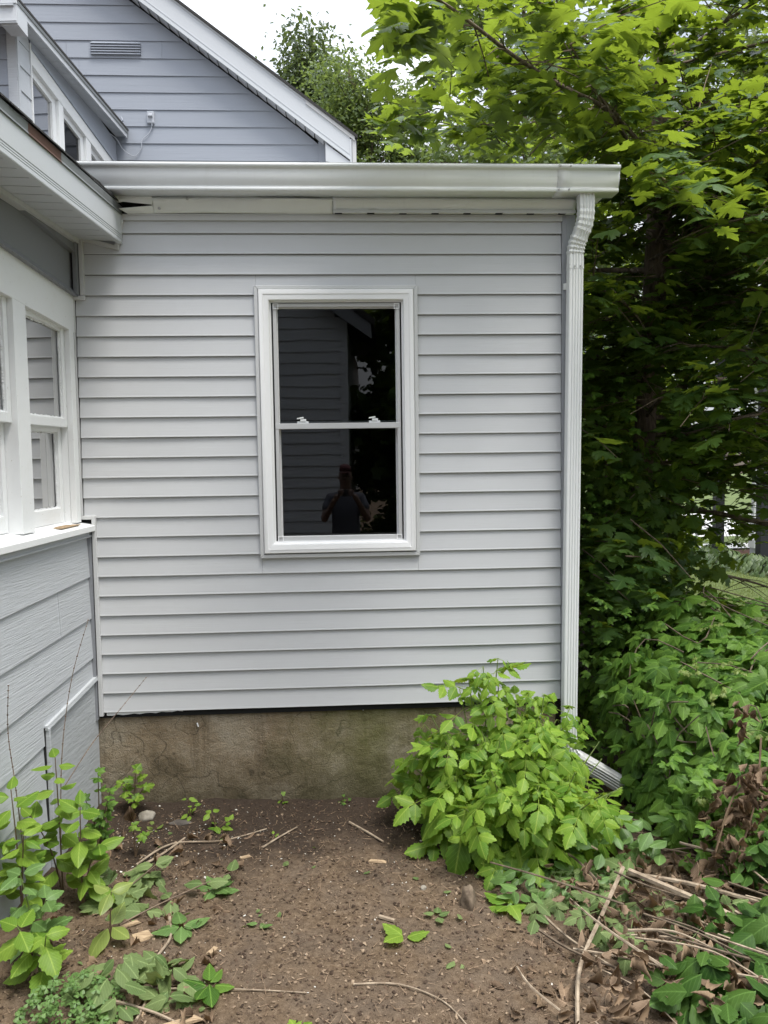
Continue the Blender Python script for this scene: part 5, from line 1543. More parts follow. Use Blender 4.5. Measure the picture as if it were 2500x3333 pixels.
stem_plant('trailing_stem', 'long trailing stem with wilting leaves lying across the soil toward the plantain', 'weed', (-2.10, -1.08), [(.44, .30, .06)], SERRATE, M['wilt_leaf'], sf, (.08, .12), 5, 2, seed=22, up=0, droop=-.1, top=False)
stem_plant('trailing_stem', 'cut stem with pale upturned leaves lying left of the bare soil', 'weed', (-2.15, -.98), [(.17, .22, .10)], SERRATE, M['wilt_leaf'], sf, (.10, .13), 3, 2, seed=23, up=0, droop=.05)
# clover patch and wilted heap, bottom left
def patch(name, label, cat, cx, cy, rx, ry, n, s, leaves, mat, h, nparts=60):
    t = thing(name, label, cat, (cx, cy, gh(cx, cy)))
    P, N, Dn, Sz = [], [], [], []
    for i in range(n):
        a, q_ = rs.uniform(0, 6.283), rs.random() ** .5
        x, y = cx + rx * q_ * math.cos(a), cy + ry * q_ * math.sin(a)
        z = gh(x, y) + rs.uniform(.01, h * (1.1 - q_ * q_))
        leaf_on(P, N, Dn, Sz, (x, y, z), VX(rs.uniform(-.5, .5), rs.uniform(-.6, .3), 1), VX(rs.uniform(-1, 1), rs.uniform(-1, 1), rs.uniform(-.4, .3)), s * rs.uniform(.7, 1.25))
    foliage(t, leaves, P, N, Dn, Sz, mat, nparts, cell=4)
    return t
patch('clover_patch', 'fresh green clover patch in the bottom left corner', 'clover', -2.07, -1.56, .17, .16, 190, .034, CLOVER, M['clover_leaf'], .13, 120)
patch('wilted_heap', 'heap of wilted pulled weeds right of the clover patch', 'weeds', -1.90, -1.47, .20, .16, 62, .085, SERRATE + OVATE + CURLED[:2], M['wilt_leaf'], .15, 60)
patch('wilted_heap', 'small tangle of wilted weeds against the foot of the porch weeds', 'weeds', -2.10, -.82, .16, .16, 34, .075, SERRATE + OVATE + CURLED[:2], M['wilt_leaf'], .11, 40)
# bare dark stalks in front of the clapboards
for (b, pts, lab) in (((-2.40, -.70), [(-2.40, -.70, .1), (-2.385, -.68, .55), (-2.35, -.62, .88), (-2.29, -.55, 1.13)], 'tall bare dark stalk with seed scars leaning toward the corner of the porch'),
                      ((-2.47, -1.0), [(-2.42, -1.0, .1), (-2.45, -1.0, .55), (-2.47, -1.0, .78), (-2.46, -1.0, .97)], 'bare dark stalk nearest the left picture edge against the clapboards'),
                      ((-2.33, -.5), [(-2.40, -.62, .40), (-2.30, -.52, .56), (-2.20, -.42, .68), (-2.10, -.33, .80)], 'thin bare stalk slanting across the plywood panel')):
    m = MB().tube(bez(pts, 6), np.linspace(.0026, .0012, 19), 5)
    for k in range(14):
        q_ = bez(pts, 6)[5 + k]
        m.box(q_.x - .003, q_.x + .003, q_.y - .002, q_.y + .002, q_.z - .0015, q_.z + .002)
    tag(obj('dry_stalk', m, M['bark']), lab, 'stalk')

# ---- brush pile, litter and undergrowth at the lower right
def stick(name, label, pts, r0, r1, mat='stick', group=None, n=6):
    ps = bez([(x, y, gh(x, y) + z) for x, y, z in pts], 5)
    o = obj(name, MB().tube(ps, np.linspace(r0, r1, len(ps)), n), M[mat], smooth=50)
    return tag(o, label, 'stick', group)
stick('cut_branch', 'long pale cut branch propped from the brush pile down to the bottom edge', [(-.02, -1.02, .16), (-.17, -1.21, .10), (-.32, -1.42, .04), (-.40, -1.64, .02), (-.47, -1.9, .02)], .0085, .007)
stick('cut_branch', 'thick grey cut limb lying across the right side of the brush pile', [(.02, -.98, .12), (.22, -1.22, .13), (.40, -1.36, .12), (.62, -1.42, .10)], .013, .011)
stick('cut_branch', 'second grey limb lying below the thick one at right', [(.0, -.90, .08), (.25, -1.05, .10), (.55, -1.22, .10), (.8, -1.25, .08)], .010, .008)
stick('dry_twig', 'long bent twig on the soil near the left wood chips', [(-1.865, -1.03, .012), (-1.83, -1.18, .012), (-1.86, -1.30, .01), (-1.84, -1.44, .01), (-1.85, -1.60, .01)], .0055, .0045)
stick('dry_twig', 'thin dark twig running across the bottom left soil', [(-1.95, -1.46, .012), (-1.72, -1.45, .012), (-1.50, -1.47, .01), (-1.30, -1.50, .01)], .004, .002)
stick('dry_twig', 'pale long twig lying along the bottom edge at left', [(-2.0, -1.50, .02), (-1.78, -1.58, .015), (-1.60, -1.70, .01)], .006, .003)
stick('dry_twig', 'twig near the bottom centre ending in a fork of roots', [(-1.14, -1.47, .008), (-.98, -1.48, .012), (-.84, -1.56, .008), (-.77, -1.68, .008)], .004, .002)
stick('dry_twig', 'short thick twig stub in the middle of the bare soil', [(-1.03, -1.06, .010), (-.97, -1.09, .010)], .0085, .008)
stick('dry_twig', 'curved twig lying on the dark soil before the foundation', [(-1.55, -.50, .01), (-1.48, -.38, .012), (-1.40, -.27, .01)], .005, .003)
stick('dry_twig', 'slanted twig on the dark soil left of the sapling clump', [(-1.14, -.24, .012), (-1.05, -.34, .01), (-.98, -.44, .01)], .007, .005)
stick('dry_twig', 'curved thin root lying from the maple seedling toward the middle', [(-2.10, -.62, .012), (-1.98, -.44, .014), (-1.75, -.40, .01), (-1.55, -.28, .01)], .005, .003)
stick('dry_twig', 'twig between the left weeds and the trailing stem', [(-2.14, -.70, .012), (-2.02, -.55, .012), (-1.93, -.38, .012)], .007, .004)
rk_ = random.Random(31)
for i in range(56):
    x, y = rk_.uniform(-.48, .62), rk_.uniform(-1.78, -.80)
    if y < -1.25 and x < -.5: continue
    a = rk_.choice([-.6, -.35, -1.1, 2.2, -.9]) + rk_.uniform(-.3, .3)
    ln = rk_.uniform(.22, .62)
    d = VX(math.cos(a), math.sin(a), 0) * ln
    s_ = VX(-d[1], d[0], 0) * rk_.uniform(-.12, .12)
    z = rk_.uniform(.03, .17) if x > -.25 else rk_.uniform(.01, .06)
    stick('thin_twig', 'thin dry cut stem lying in the brush pile beside the sapling clump', [(x, y, z), (x + d[0] * .5 + s_[0], y + d[1] * .5 + s_[1], z + .015), (x + d[0], y + d[1], max(.008, z + rk_.uniform(-.05, .03)))],
          rk_.uniform(.0035, .007), rk_.uniform(.0018, .004), rk_.choice(['stick', 'stick', 'twig']), 'cut stems of the brush pile', 5)
for i in range(26):
    x, y = rk_.uniform(.10, .75), rk_.uniform(-.85, -.25)
    a = rk_.uniform(-.5, .3); ln = rk_.uniform(.25, .5); d = VX(math.cos(a), math.sin(a), 0) * ln
    stick('thin_twig', 'thin dark cut stem in the shade between the sapling clump and the creeper', [(x, y, .02 + .05 * rk_.random()), (x + d[0] * .5, y + d[1] * .5, .05), (x + d[0], y + d[1], .02)], .005, .003, 'twig', 'cut stems in the shade', 5)

# wood chips one can pick out
def chip(label, x, y, a, ln, w, h, mat='chipwood', name='wood_chip', cat='wood chip'):
    z = gh(x, y) + .004
    r_ = random.Random(int(x * 1000) ^ int(y * 777))
    c, s_ = math.cos(a), math.sin(a)
    J = lambda: r_.uniform(.75, 1.1)
    pts = []
    for zz in (0, h):
        for (u, v) in ((-ln / 2 * J(), -w / 2 * J()), (ln / 2 * J(), -w / 2 * J()), (ln / 2 * J(), w / 2 * J()), (-ln / 2 * J(), w / 2 * J())):
            k = .85 if zz else 1
            pts.append((x + (u * c - v * s_) * k, y + (u * s_ + v * c) * k, z + zz * J()))
    tag(obj(name, MB().hexa(pts), M[mat], bevel=.001), label, cat)
chip('flat pale wood chunk beside three seed husks on the left soil', -1.945, -1.145, .5, .075, .055, .012)
chip('long split wood sliver above the flat wood chunk', -2.02, -1.07, .55, .11, .022, .008)
chip('broad split wood piece at the bottom left edge', -1.72, -1.62, .35, .19, .03, .012)
chip('short split wood piece near the wilted weeds', -1.83, -1.53, 1.1, .08, .024, .01)
chip('small pointed wood chip on the mid soil by the wood stub', -1.66, -1.26, 1.0, .05, .025, .008)
chip('tan wood chip in the middle distance before the foundation', -1.62, -.57, .4, .06, .02, .007)
chip('wood chip lying under the left side of the sapling clump', -1.02, -.62, -.2, .085, .022, .008)
chip('orange-brown broken wood knot at the bottom edge', -1.52, -1.74, 1.3, .05, .03, .03)
def rock(name, label, cat, x, y, rx, ry, rz, mat, seed):
    import bmesh
    bm = bmesh.new()
    bmesh.ops.create_icosphere(bm, subdivisions=3, radius=1)
    for v in bm.verts:
        n_ = noise.noise(v.co * 1.1 + Vector((seed, 0, 0))) * .35 + noise.noise(v.co * 3.2 + Vector((0, seed, 0))) * .12
        v.co *= 1 + n_
        v.co = Vector((x + v.co.x * rx, y + v.co.y * ry, gh(x, y) + rz * .35 + v.co.z * rz))
    me = bpy.data.meshes.new(name); bm.to_mesh(me); bm.free()
    tag(obj(name, me, M[mat], smooth=50), label, cat)
rock('stone', 'rounded stone half sunk beside the maple seedling', 'stone', -2.17, -.145, .042, .035, .030, 'stone', 1.0)
rock('stone', 'flat dark stone right of the rounded stone', 'stone', -1.99, -.20, .055, .025, .010, 'dark_stone', 2.0)
rock('stone', 'small dark stone on the soil beside the long bent twig', 'stone', -1.95, -1.36, .024, .02, .012, 'dark_stone', 3.0)
rock('stone', 'small pale pebble on the soil below the sapling clump', 'stone', -.83, -.86, .013, .012, .012, 'stone', 4.0)
rock('stump', 'soil-crusted stub of an old stake at the edge of the sapling clump', 'stump', -.66, -.99, .032, .05, .055, 'twig', 5.0)
# brown leaf clinging to the weeds at left, and dead leaves with a form of their own
def dead(name, label, items, loc, group=None, nparts=80):
    t = thing(name, label, 'dead leaves', loc, 0, group)
    P, N, Dn, Sz = zip(*items)
    foliage(t, CURLED, P, N, Dn, Sz, M['dead_leaf'], nparts, cell=1)
    return t
tag_ = dead('dead_leaf', 'single rust-brown leaf hanging on the left weeds', [((-2.12, -.62, .30), (.4, -1, .2), (.05, -.1, -1), .085), ((-2.125, -.625, .28), (-.3, -1, .2), (-.05, -.1, -1), .06)], (-2.12, -.62, .30))
items = []
for (cx, cy, cz, n, sp) in ((.50, -.98, .40, 44, .06), (.46, -1.0, .26, 34, .07), (.38, -1.03, .13, 24, .07), (.60, -.98, .30, 36, .07), (.55, -.98, .48, 16, .04), (.66, -1.05, .16, 24, .08)):
    for i in range(n):
        items.append(((cx + rk_.gauss(0, sp), cy + rk_.gauss(0, sp * .5), max(.03, cz + rk_.gauss(0, sp))), (rk_.uniform(-1, 1), -1, rk_.uniform(-.3, .8)), (rk_.uniform(-.7, .7), rk_.uniform(-.6, .2), -1), rk_.uniform(.03, .072)))
DV = dead('dead_vine', 'withered brown vine with curled dry leaves hanging on the front of the creeper mound', items, (.5, -.95, .05), nparts=140)
dvs = MB()
for (pts) in ([(.62, -.9, .62), (.56, -.98, .40), (.48, -1.02, .2), (.42, -1.05, .06)], [(.75, -.9, .60), (.70, -1.0, .30), (.66, -1.05, .05)], [(.5, -.95, .45), (.42, -1.0, .33), (.36, -1.04, .20)]):
    dvs.tube(relb(bez(pts, 5), DV.location), .0045, 5)
obj('stem', dvs, M['redstem'], DV)
items = []
for i in range(12):
    items.append(((.56 + rk_.gauss(0, .035), -.86 + rk_.gauss(0, .02), .70 + rk_.gauss(0, .04)), (rk_.uniform(-1, 1), -1, .3), (rk_.uniform(-.6, .6), -.3, -1), rk_.uniform(.03, .06)))
dead('dead_leaf', 'little tuft of curled brown leaves high on the front of the creeper mound', items, (.56, -.86, .70))

# undergrowth of large leaves in the lower right corner
def scatter_plant(name, label, cat, loc, boxes, leaves, mat, nparts, part='leaf', dmod=None):
    t = thing(name, label, cat, loc)
    P, N, Dn, Sz = [], [], [], []
    for (x0, x1, y0, y1, z0, z1, n, s0, s1) in boxes:
        for i in range(n):
            x, y = rk_.uniform(x0, x1), rk_.uniform(y0, y1)
            z = gh(x, y) + rk_.uniform(z0, z1)
            leaf_on(P, N, Dn, Sz, (x, y, z), VX(rk_.uniform(-.5, .3), rk_.uniform(-.75, .1), 1), VX(rk_.uniform(-1, .6), rk_.uniform(-1, .5), rk_.uniform(-.6, .25)), rk_.uniform(s0, s1))
    kk = [i for i in range(len(P)) if not (606 < project(VX(*P[i]))[0] < 650 and 745 < project(VX(*P[i]))[1] < 806)]
    foliage(t, leaves, pick(P, kk), pick(N, kk), pick(Dn, kk), pick(Sz, kk), mat, nparts, part, cell=5)
    return t
scatter_plant('broadleaf_undergrowth', 'broad dark leaves filling the bottom right corner', 'undergrowth', (.2, -1.5, 0),
              [(-.08, .42, -1.9, -1.52, .03, .16, 76, .07, .15), (.16, .55, -1.50, -1.2, .06, .22, 46, .06, .12), (.36, .75, -1.3, -.95, .06, .30, 50, .06, .11)], SERRATE + OVATE, M['broad_leaf'], 120)
scatter_plant('cut_foliage', 'pale wilting compound leaves lying on top of the brush pile', 'cuttings', (0, -1.1, 0),
              [(-.20, .14, -1.30, -.98, .03, .12, 12, .12, .21), (-.42, .10, -1.02, -.80, .02, .10, 20, .08, .16), (-.05, .3, -1.5, -1.2, .03, .10, 10, .10, .17)], PINNATE, M['wilt_leaf'], 80)
scatter_plant('bindweed', 'small round green leaves creeping under the front of the sapling clump', 'weed', (-.3, -.95, 0),
              [(-.50, .05, -1.02, -.72, .01, .09, 90, .05, .08), (-.2, .25, -.9, -.5, .02, .25, 60, .06, .10)], OVATE, M['clover_leaf'], 90)
scatter_plant('creeper_skirt', 'low creeper leaves spreading at the foot of the mound near the spout outlet', 'vine', (.45, -.6, 0),
              [(.30, .85, -1.02, -.55, .04, .55, 110, .06, .11), (.20, .40, -.45, .6, .0, .35, 60, .06, .1)], CREEPER, M['creeper_leaf'], 110)
scatter_plant('thicket_vine', 'shadowed tangle of small creeper leaves in the gap between downspout and mound', 'vine', (.4, .5, 0),
              [(.22, .62, .05, 1.1, .1, 1.15, 230, .05, .085), (.3, .8, .8, 1.6, .6, 2.4, 200, .06, .1)], CREEPER, M['creeper_leaf'], 90)

# leaf litter, chips, crumbs: nobody could count these
def litter(name, leaves, mat, n, region, s0, s1, tilt, lift=.004, dens=None, seed=1):
    g = np.random.default_rng(seed)
    x = g.uniform(region[0], region[1], n); y = g.uniform(region[2], region[3], n)
    if dens is not None:
        k = g.random(n) < dens(x, y); x, y = x[k], y[k]
    n = len(x)
    z = np.array([gh(a, b) for a, b in zip(x, y)]) + lift
    P = np.stack([x, y, z], 1)
    nn = g.normal(size=(n, 3)) * tilt + np.array([0, 0, 1])
    dd = g.normal(size=(n, 3)) * np.array([1, 1, .25])
    me = joined(name, leaves, g.integers(0, len(leaves), n), P, basis(nn, dd), s0 + (s1 - s0) * g.random(n) ** 2.2)
    me.materials.append(mat)
    return obj(name, me, kind='stuff')
SH = []
for k in range(6):
    g = np.random.default_rng(k)
    w, l_, h = g.uniform(.15, .45), 1.0, g.uniform(.08, .25)
    V = np.array([(-w, -.5, 0), (w * .8, -.5, 0), (w, .4, 0), (-w * .6, .5, 0), (-w * .7, -.4, h), (w * .6, -.35, h), (w * .7, .3, h), (-w * .4, .4, h)]) * (1 + g.normal(size=(8, 3)) * .08)
    T = np.array([(4, 5, 6), (4, 6, 7), (0, 1, 5), (0, 5, 4), (1, 2, 6), (1, 6, 5), (2, 3, 7), (2, 7, 6), (3, 0, 4), (3, 4, 7)])
    SH.append((V, T, np.zeros((8, 2)) + .5))
def crumb_mat(name, c1, c2):
    t = NT(name)
    geo = t.n('ShaderNodeNewGeometry')
    t.base(t.mix(geo.outputs['Random Per Island'], c1, c2))
    t.set(Roughness=.9, Specular_IOR_Level=.15)
    return t.m
open_soil = lambda x, y: np.clip(1.15 - np.abs(x + 1.25) * .55, .15, 1)
litter('wood_crumbs', SH, crumb_mat('tan_crumbs', (.13, .09, .06), (.30, .225, .155)), 8500, (-2.35, .35, -2.0, -.02), (.003), .016, .35, dens=lambda x, y: open_soil(x, y) * np.clip(.25 + (-y) * .55, .15, 1), seed=1)
litter('bark_crumbs', SH, crumb_mat('dark_crumbs', (.035, .024, .017), (.12, .08, .055)), 8000, (-2.4, .5, -2.0, -.01), .003, .018, .35, seed=2)
litter('soil_clods', SH, crumb_mat('soil_clods', (.03, .02, .014), (.12, .085, .06)), 4500, (-2.4, .5, -2.0, .0), .004, .014, .5, lift=.001, seed=3)
litter('paint_chips', SH, crumb_mat('paint_chips', (.40, .37, .32), (.72, .70, .64)), 1300, (-2.35, -.3, -1.5, -.02), .003, .012, .3, dens=lambda x, y: np.clip(1.1 * np.exp(-((x + 2.05) / .35) ** 2 - ((y + .42) / .33) ** 2) + .12, 0, 1), seed=4)
litter('needle_litter', BLADE, M['dead_leaf'], 7000, (-2.4, .5, -2.0, -.1), .012, .05, .9, lift=.006, seed=5)
litter('leaf_litter', CURLED, M['dead_leaf'], 900, (-.70, .35, -2.0, -1.05), .02, .085, .7, lift=.012, dens=lambda x, y: np.clip((x + .62) * 1.6 - (y + 1.45) * .9, .05, 1), seed=6)
litter('pile_leaves', CURLED, M['dead_leaf'], 260, (-.30, .55, -1.75, -.85), .03, .075, .9, lift=.10, seed=17)
litter('dry_scraps', CURLED, M['dead_leaf'], 260, (-2.35, -1.6, -1.75, -.3), .015, .06, .7, lift=.008, seed=7)
litter('shade_litter', CURLED, M['dead_leaf'], 300, (.1, 1.2, -1.1, .4), .03, .07, .7, lift=.012, seed=8)
litter('green_scraps', SERRATE, M['wilt_leaf'], 60, (-2.2, .2, -1.9, -.3), .02, .05, .5, lift=.01, seed=9)

# ================================================================== THE YARD BEYOND
g = np.random.default_rng(4)
n = 26000
x, y = g.uniform(2.0, 8, n), g.uniform(1.8, 9.6, n)
P = np.stack([x, y, np.full(n, -.02)], 1)
k = (np.abs(project(P)[0] - 650) < 180)
P = P[k]; n = len(P)
me = joined('grass', BLADE, g.integers(0, 2, n), P, basis(g.normal(size=(n, 3)) * .3 + np.array([0, -1, .15]), g.normal(size=(n, 3)) * .45 + np.array([0, 0, 1])), g.uniform(.04, .085, n))
me.materials.append(M['grass'])
obj('grass', me, kind='stuff')
HST = [strip_leaf([0, .10, .22, .29, .27, .18, .0], fold=.25, droop=1.1 + .2 * i, seed=i, wav=.02) for i in range(4)]
hl = ['hosta clump farthest left along the lawn edge, deep in the maple shade', 'hosta clump in front of the left black post', 'hosta clump between the two black posts', 'hosta clump left of the right black post', 'hosta clump in front of the right black post', 'hosta clump at the right picture edge past the black posts', 'hosta clump behind the left black post']
for lab, (hx, hy) in zip(hl, ((4.5, 9.5), (4.95, 8.75), (5.1, 8.2), (5.25, 7.75), (5.35, 7.3), (5.6, 6.9), (5.3, 9.1))):
    t = thing('hosta', lab, 'plant', (hx, hy, -.03), 0, 'hostas along the lawn edge')
    PP, NN, DD, SS = [], [], [], []
    for i in range(170):
        a, q_ = g.uniform(0, 6.28), g.random() ** .6
        o_ = VX(math.cos(a), math.sin(a), 0)
        leaf_on(PP, NN, DD, SS, VX(hx, hy, .0 + .26 * (1 - q_ * q_)) + o_ * .42 * q_, o_ * .4 + VX(0, 0, 1), o_ + VX(0, 0, .55 - q_ * .6), g.uniform(.09, .15))
    foliage(t, HST, PP, NN, DD, SS, M['hosta_leaf'], 12, cell=3)
def post(label, x, y, w, h, mat, name='post'):
    tag(obj(name, MB().box(x - w / 2, x + w / 2, y - w / 2, y + w / 2, -.05, h), M[mat], bevel=.01), label, 'post')
post('square black post rising from the hostas, left one', 5.28, 8.95, .15, 3.6, 'black_post')
post('square black post rising from the hostas, right one', 5.56, 8.05, .15, 3.6, 'black_post')
ch = thing('chain_fence', 'sagging white chain strung between short pale posts by the sidewalk', 'fence', (5.6, 9.7, 0))
pts_ = [(5.0, 10.1), (5.72, 9.72), (6.05, 9.25)]
for (px, py), w in zip(pts_, (.06, .05, .06)):
    obj('post', MB().box(px - w / 2 - 5.6, px + w / 2 - 5.6, py - w / 2 - 9.7, py + w / 2 - 9.7, -.05, .62), M['grey_pvc' if w < .06 else 'white_vinyl'], ch, bevel=.006)
for (a, b) in zip(pts_[:-1], pts_[1:]):
    path = [(a[0] + (b[0] - a[0]) * t - 5.6, a[1] + (b[1] - a[1]) * t - 9.7, .58 - .17 * (1 - (2 * t - 1) ** 2)) for t in np.linspace(0, 1, 13)]
    obj('chain', MB().tube(path, [.014 if i % 2 else .010 for i in range(13)], 6), M['white_vinyl'], ch)
cloud_tree('round_bush', 'small rounded evergreen bush in the mulch bed beside the sidewalk', 'bush', (6.35, 10.05, 0), None, [((6.35, 10.05, .40), (.26, .26, .36)), ((6.35, 10.05, .55), (.24, .24, .22))], 1800, .05, M['far_leaf'])
NP = thing('neighbour_porch', 'corner of a white-sided neighbouring building on a grey base at the right edge', 'building', (6.0, 8.6, 0))
for i in range(26):
    z = .32 + i * .11
    obj('siding_board', MB().hexa([(.12, .55 - .012, z), (4, -2.0 - .012, z), (4, -1.95, z), (.12, .6, z), (.12, .55, z + .109), (4, -2.0, z + .109), (4, -1.95, z + .109), (.12, .6, z + .109)]), M['white_vinyl'], NP)
obj('base', MB().hexa([(.0, .50, -.05), (4, -2.1, -.05), (4, -1.9, -.05), (.0, .65, -.05), (.0, .50, .16), (4, -2.1, .16), (4, -1.9, .16), (.0, .65, .16)]), M['grey_pvc'], NP)
obj('step', MB().hexa([(-.02, .46, .161), (4, -2.14, .161), (4, -1.9, .161), (-.02, .66, .161), (-.02, .46, .30), (4, -2.14, .30), (4, -1.9, .30), (-.02, .66, .30)]), M['white_vinyl'], NP)
obj('corner_post', MB().box(.0, .11, .52, .62, .30, 3.2), M['white_vinyl'], NP)
mb = MB()
for i in range(6):
    mb.tube([(.5 + i * .10, -.02 - i * .064, .30), (.48 + i * .10, -.06 - i * .064, .6), (.53 + i * .10, -.1 - i * .064, .95)], .009, 5)
obj('iron_railing', mb, M['black_post'], NP)

# ================================================================== BEHIND THE CAMERA: what the dark window mirrors
NH = thing('neighbour_house', 'white clapboard gabled house behind the photographer, mirrored in the window', 'house', (-1.05, -6.7, 0), math.radians(183))
# local x runs along the wall away from the corner, local y = outward (towards the vinyl wall after the turn)
for i in range(34):
    z = .25 + i * .155
    x1 = 7.0 if z < 3.55 else 7.0 - (z - 3.55) / .72
    x0_ = 0.0 if z < 3.55 else (z - 3.55) / .72
    if x1 - x0_ < .3: break
    obj('lap_board', MB().hexa([(x0_, -.016 - .0, z), (x1, -.016, z), (x1, .02, z), (x0_, .02, z), (x0_, -.002, z + .154), (x1, -.002, z + .154), (x1, .02, z + .154), (x0_, .02, z + .154)]), M['fascia'], NH)
obj('wall', MB().prism([(0, 0), (7, 0), (7, 3.55), (3.5, 6.05), (0, 3.55)], .021, 6, 'y'), M['clap'], NH)
obj('corner_board', MB().box(-.02, .09, -.03, .1, .2, 3.6), M['fascia'], NH)
obj('rake_board', MB().prism([(-.35, 3.33), (3.5, 6.08), (3.5, 6.28), (-.35, 3.53)], -.22, -.18, 'y'), M['clap_dark'], NH)
obj('roof', MB().prism([(-.4, 3.5), (3.5, 6.29), (3.5, 6.38), (-.4, 3.59)], -.24, 6, 'y').prism([(7.4, 3.5), (3.5, 6.29), (3.5, 6.38), (7.4, 3.59)], -.24, 6, 'y'), M['shingle'], NH)
obj('window_frame', MB().box(2.6, 3.6, -.05, .0, 1.2, 2.6), M['white_vinyl'], NH)
obj('window_pane', MB().box(2.7, 3.5, -.055, -.051, 1.3, 2.5), M['gap'], NH)
cloud_tree('yard_tree', 'ivy-hung tree behind the photographer, mirrored dark in the right half of the window', 'tree', (1.0, -9.2, 0), [(1.0, -9.2, -.1), (1.05, -9.2, 2.5), (1.1, -9.2, 6)],
           clumps_in((.75, -8.8, 3.2), (1.75, .9, 3.4), 84, .62, 15, lambda c: c[0] > -.5), 26000, .15, M['maple_leaf'], leaves=MAPLE[:2])
cloud_tree('yard_hedge', 'dense hedge behind the photographer below the ivy-hung tree', 'hedge', (2.2, -8.0, 0), None, [((x, -8.2 + .3 * math.sin(x * 3), 1.0), (.7, .5, 1.1)) for x in np.arange(.2, 6.5, .7)], 9000, .14, M['maple_leaf'])
cloud_tree('yard_tree', 'second tree far behind the photographer', 'tree', (4.4, -10.5, 0), [(4.4, -10.5, -.1), (4.4, -10.5, 3), (4.5, -10.5, 7)],
           clumps_in((4.4, -10.5, 5), (2.4, 1.5, 3.2), 18, .95, 16), 3500, .18, M['far_leaf'])

# the photographer: seen only as a faint reflection
PX, PY = -1.10, -4.56
def skin_mesh(name, verts, edges, radii, mat, parent, sub=2, root=0):
    me = bpy.data.meshes.new(name)
    me.from_pydata([tuple(v) for v in verts], edges, [])
    me.materials.append(mat)
    o = bpy.data.objects.new(name, me)
    COL.objects.link(o)
    o.parent = parent
    m = o.modifiers.new('skin', 'SKIN')
    m.use_smooth_shade = True
    for i, r_ in enumerate(radii):
        a = r_ if hasattr(r_, '__len__') else (r_, r_)
        me.skin_vertices[0].data[i].radius = a
        me.skin_vertices[0].data[i].use_root = (i == root)
    s_ = o.modifiers.new('smooth', 'SUBSURF')
    s_.levels = s_.render_levels = sub
    return o
skin = NT('skin'); skin.base((.17, .105, .08)); skin.set(Roughness=.5); M['skin'] = skin.m
cl = NT('grey_shirt'); cl.base((.075, .08, .10)); cl.set(Roughness=.9); cl.bump(cl.noise(cl.coord(), 300, 2), .3, .001); M['shirt'] = cl.m
tr_ = NT('dark_trousers'); tr_.base((.03, .032, .04)); tr_.set(Roughness=.9); M['trousers'] = tr_.m
cp_ = NT('dark_red_cap'); cp_.base((.09, .025, .03)); cp_.set(Roughness=.85); M['cap'] = cp_.m
PE = thing('person', 'person in grey shirt and red cap holding up a phone, mirrored in the window', 'person', (PX, PY, gh(PX, PY) - .03))
PE.scale = (.95, .95, .95)
V = [(0, 0, .96), (0, .0, 1.12), (0, .0, 1.30), (0, -.01, 1.43), (0, 0, 1.53), (0, .03, 1.62), (0, .035, 1.70), (0, .02, 1.76),
     (.17, -.01, 1.43), (.26, .10, 1.17), (.14, .33, 1.40), (.085, .375, 1.49),
     (-.17, -.01, 1.43), (-.26, .10, 1.17), (-.14, .33, 1.40), (-.085, .375, 1.49),
     (.10, 0, .90), (.115, .02, .50), (.12, -.02, .10), (.13, .14, .05), (-.10, 0, .90), (-.115, .02, .50), (-.12, -.02, .10), (-.13, .14, .05)]
E_ = [(0, 1), (1, 2), (2, 3), (3, 4), (4, 5), (5, 6), (6, 7), (3, 8), (8, 9), (9, 10), (10, 11), (3, 12), (12, 13), (13, 14), (14, 15), (0, 16), (16, 17), (17, 18), (18, 19), (0, 20), (20, 21), (21, 22), (22, 23)]
Rr = [(.15, .11), (.14, .10), (.155, .11), (.13, .09), .055, (.075, .08), (.088, .092), (.07, .075), .06, .044, .030, .036, .06, .044, .030, .036, .088, .058, .042, .035, .088, .058, .042, .035]
skin_mesh('body', V, E_, Rr, M['skin'], PE)
skin_mesh('shirt', [(0, 0, .88), (0, 0, 1.12), (0, 0, 1.30), (0, -.01, 1.43), (0, -.005, 1.50), (.175, -.01, 1.425), (.235, .06, 1.27), (-.175, -.01, 1.425), (-.235, .06, 1.27)], [(0, 1), (1, 2), (2, 3), (3, 4), (3, 5), (5, 6), (3, 7), (7, 8)],
          [(.19, .15), (.175, .135), (.18, .135), (.15, .105), .066, .075, .066, .075, .066], M['shirt'], PE)
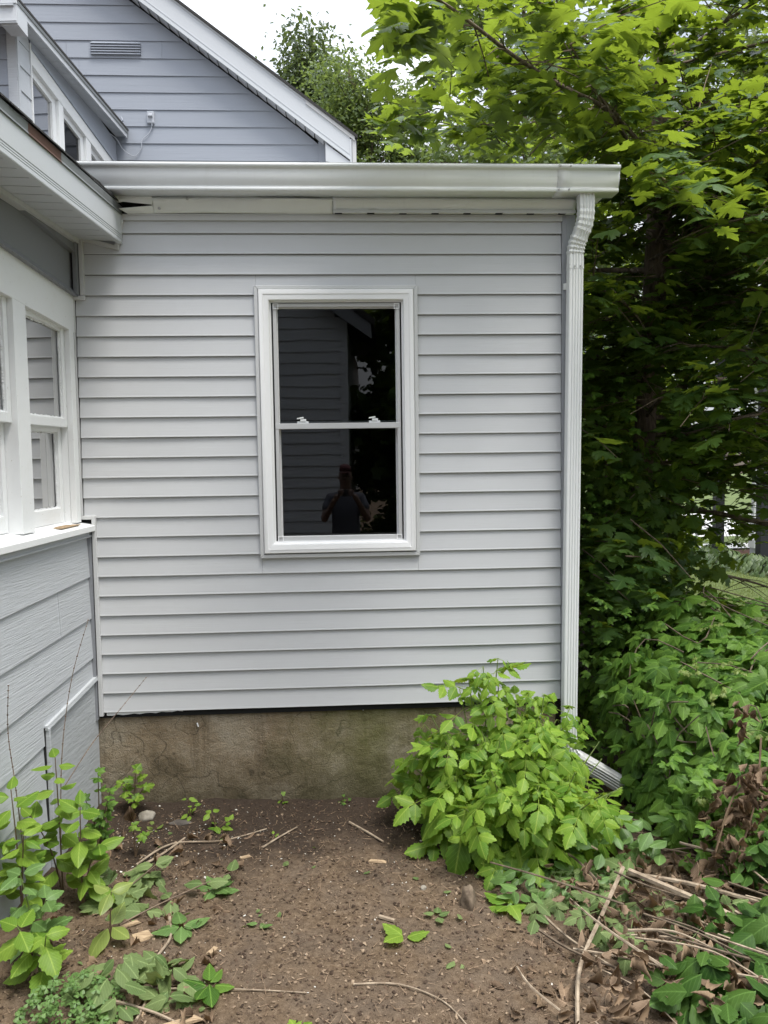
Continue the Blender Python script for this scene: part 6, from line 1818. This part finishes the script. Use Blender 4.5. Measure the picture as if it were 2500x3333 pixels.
skin_mesh('trousers', [(0, 0, 1.0), (.10, 0, .88), (.117, .02, .50), (.12, -.015, .14), (-.10, 0, .88), (-.117, .02, .50), (-.12, -.015, .14)], [(0, 1), (1, 2), (2, 3), (0, 4), (4, 5), (5, 6)], [(.165, .13), .105, .078, .062, .105, .078, .062], M['trousers'], PE)
for sg in (1, -1):
    for k, (ox, oz, l_) in enumerate(((.0, .03, .05), (.0, .012, .056), (.0, -.006, .054), (.0, -.022, .044))):
        b0 = VX(sg * .082, .385, 1.50 + oz)
        skin_mesh('finger', [b0, b0 + VX(-sg * .005, .03, .004), b0 + VX(-sg * l_ * .75, .036, .006), b0 + VX(-sg * l_ * 1.05, .026, .006)], [(0, 1), (1, 2), (2, 3)], [.010, .009, .0085, .007], M['skin'], PE, 1)
    b0 = VX(sg * .085, .37, 1.515)
    skin_mesh('thumb', [b0, b0 + VX(-sg * .02, -.01, .02), b0 + VX(-sg * .045, -.004, .03)], [(0, 1), (1, 2)], [.012, .0105, .008], M['skin'], PE, 1)
    skin_mesh('ear', [(sg * .077, .02, 1.655), (sg * .083, .015, 1.685)], [(0, 1)], [.010, .013], M['skin'], PE, 1)
skin_mesh('nose', [(0, .115, 1.69), (0, .133, 1.655)], [(0, 1)], [.010, .014], M['skin'], PE, 1)
obj('eyes', MB().box(-.042, -.022, .112, .118, 1.69, 1.70).box(.022, .042, .112, .118, 1.69, 1.70), M['gap'], PE)
obj('mouth', MB().box(-.022, .022, .108, .114, 1.622, 1.628), M['cap'], PE)
skin_mesh('cap', [(0, .02, 1.735), (0, .015, 1.80), (0, .0, 1.83)], [(0, 1), (1, 2)], [(.088, .108), (.080, .096), .05], M['cap'], PE)
obj('cap_brim', MB().prism([(-.075, .09), (.075, .09), (.07, .16), (.035, .19), (-.035, .19), (-.07, .16)], 1.735, 1.745, 'z'), M['cap'], PE, bevel=.003)
ph = tag(obj('phone', MB().box(PX - .082, PX + .082, PY + .372, PY + .381, 1.395 + gh(PX, PY) - .03, 1.47 + gh(PX, PY) - .03), M['black_post'], bevel=.004), 'black phone held sideways by the mirrored person', 'phone')
obj('lens', MB().tube([(PX + .055, PY + .3805, 1.425 + gh(PX, PY)), (PX + .055, PY + .384, 1.425 + gh(PX, PY))], .008, 10), M['steel'], ph)
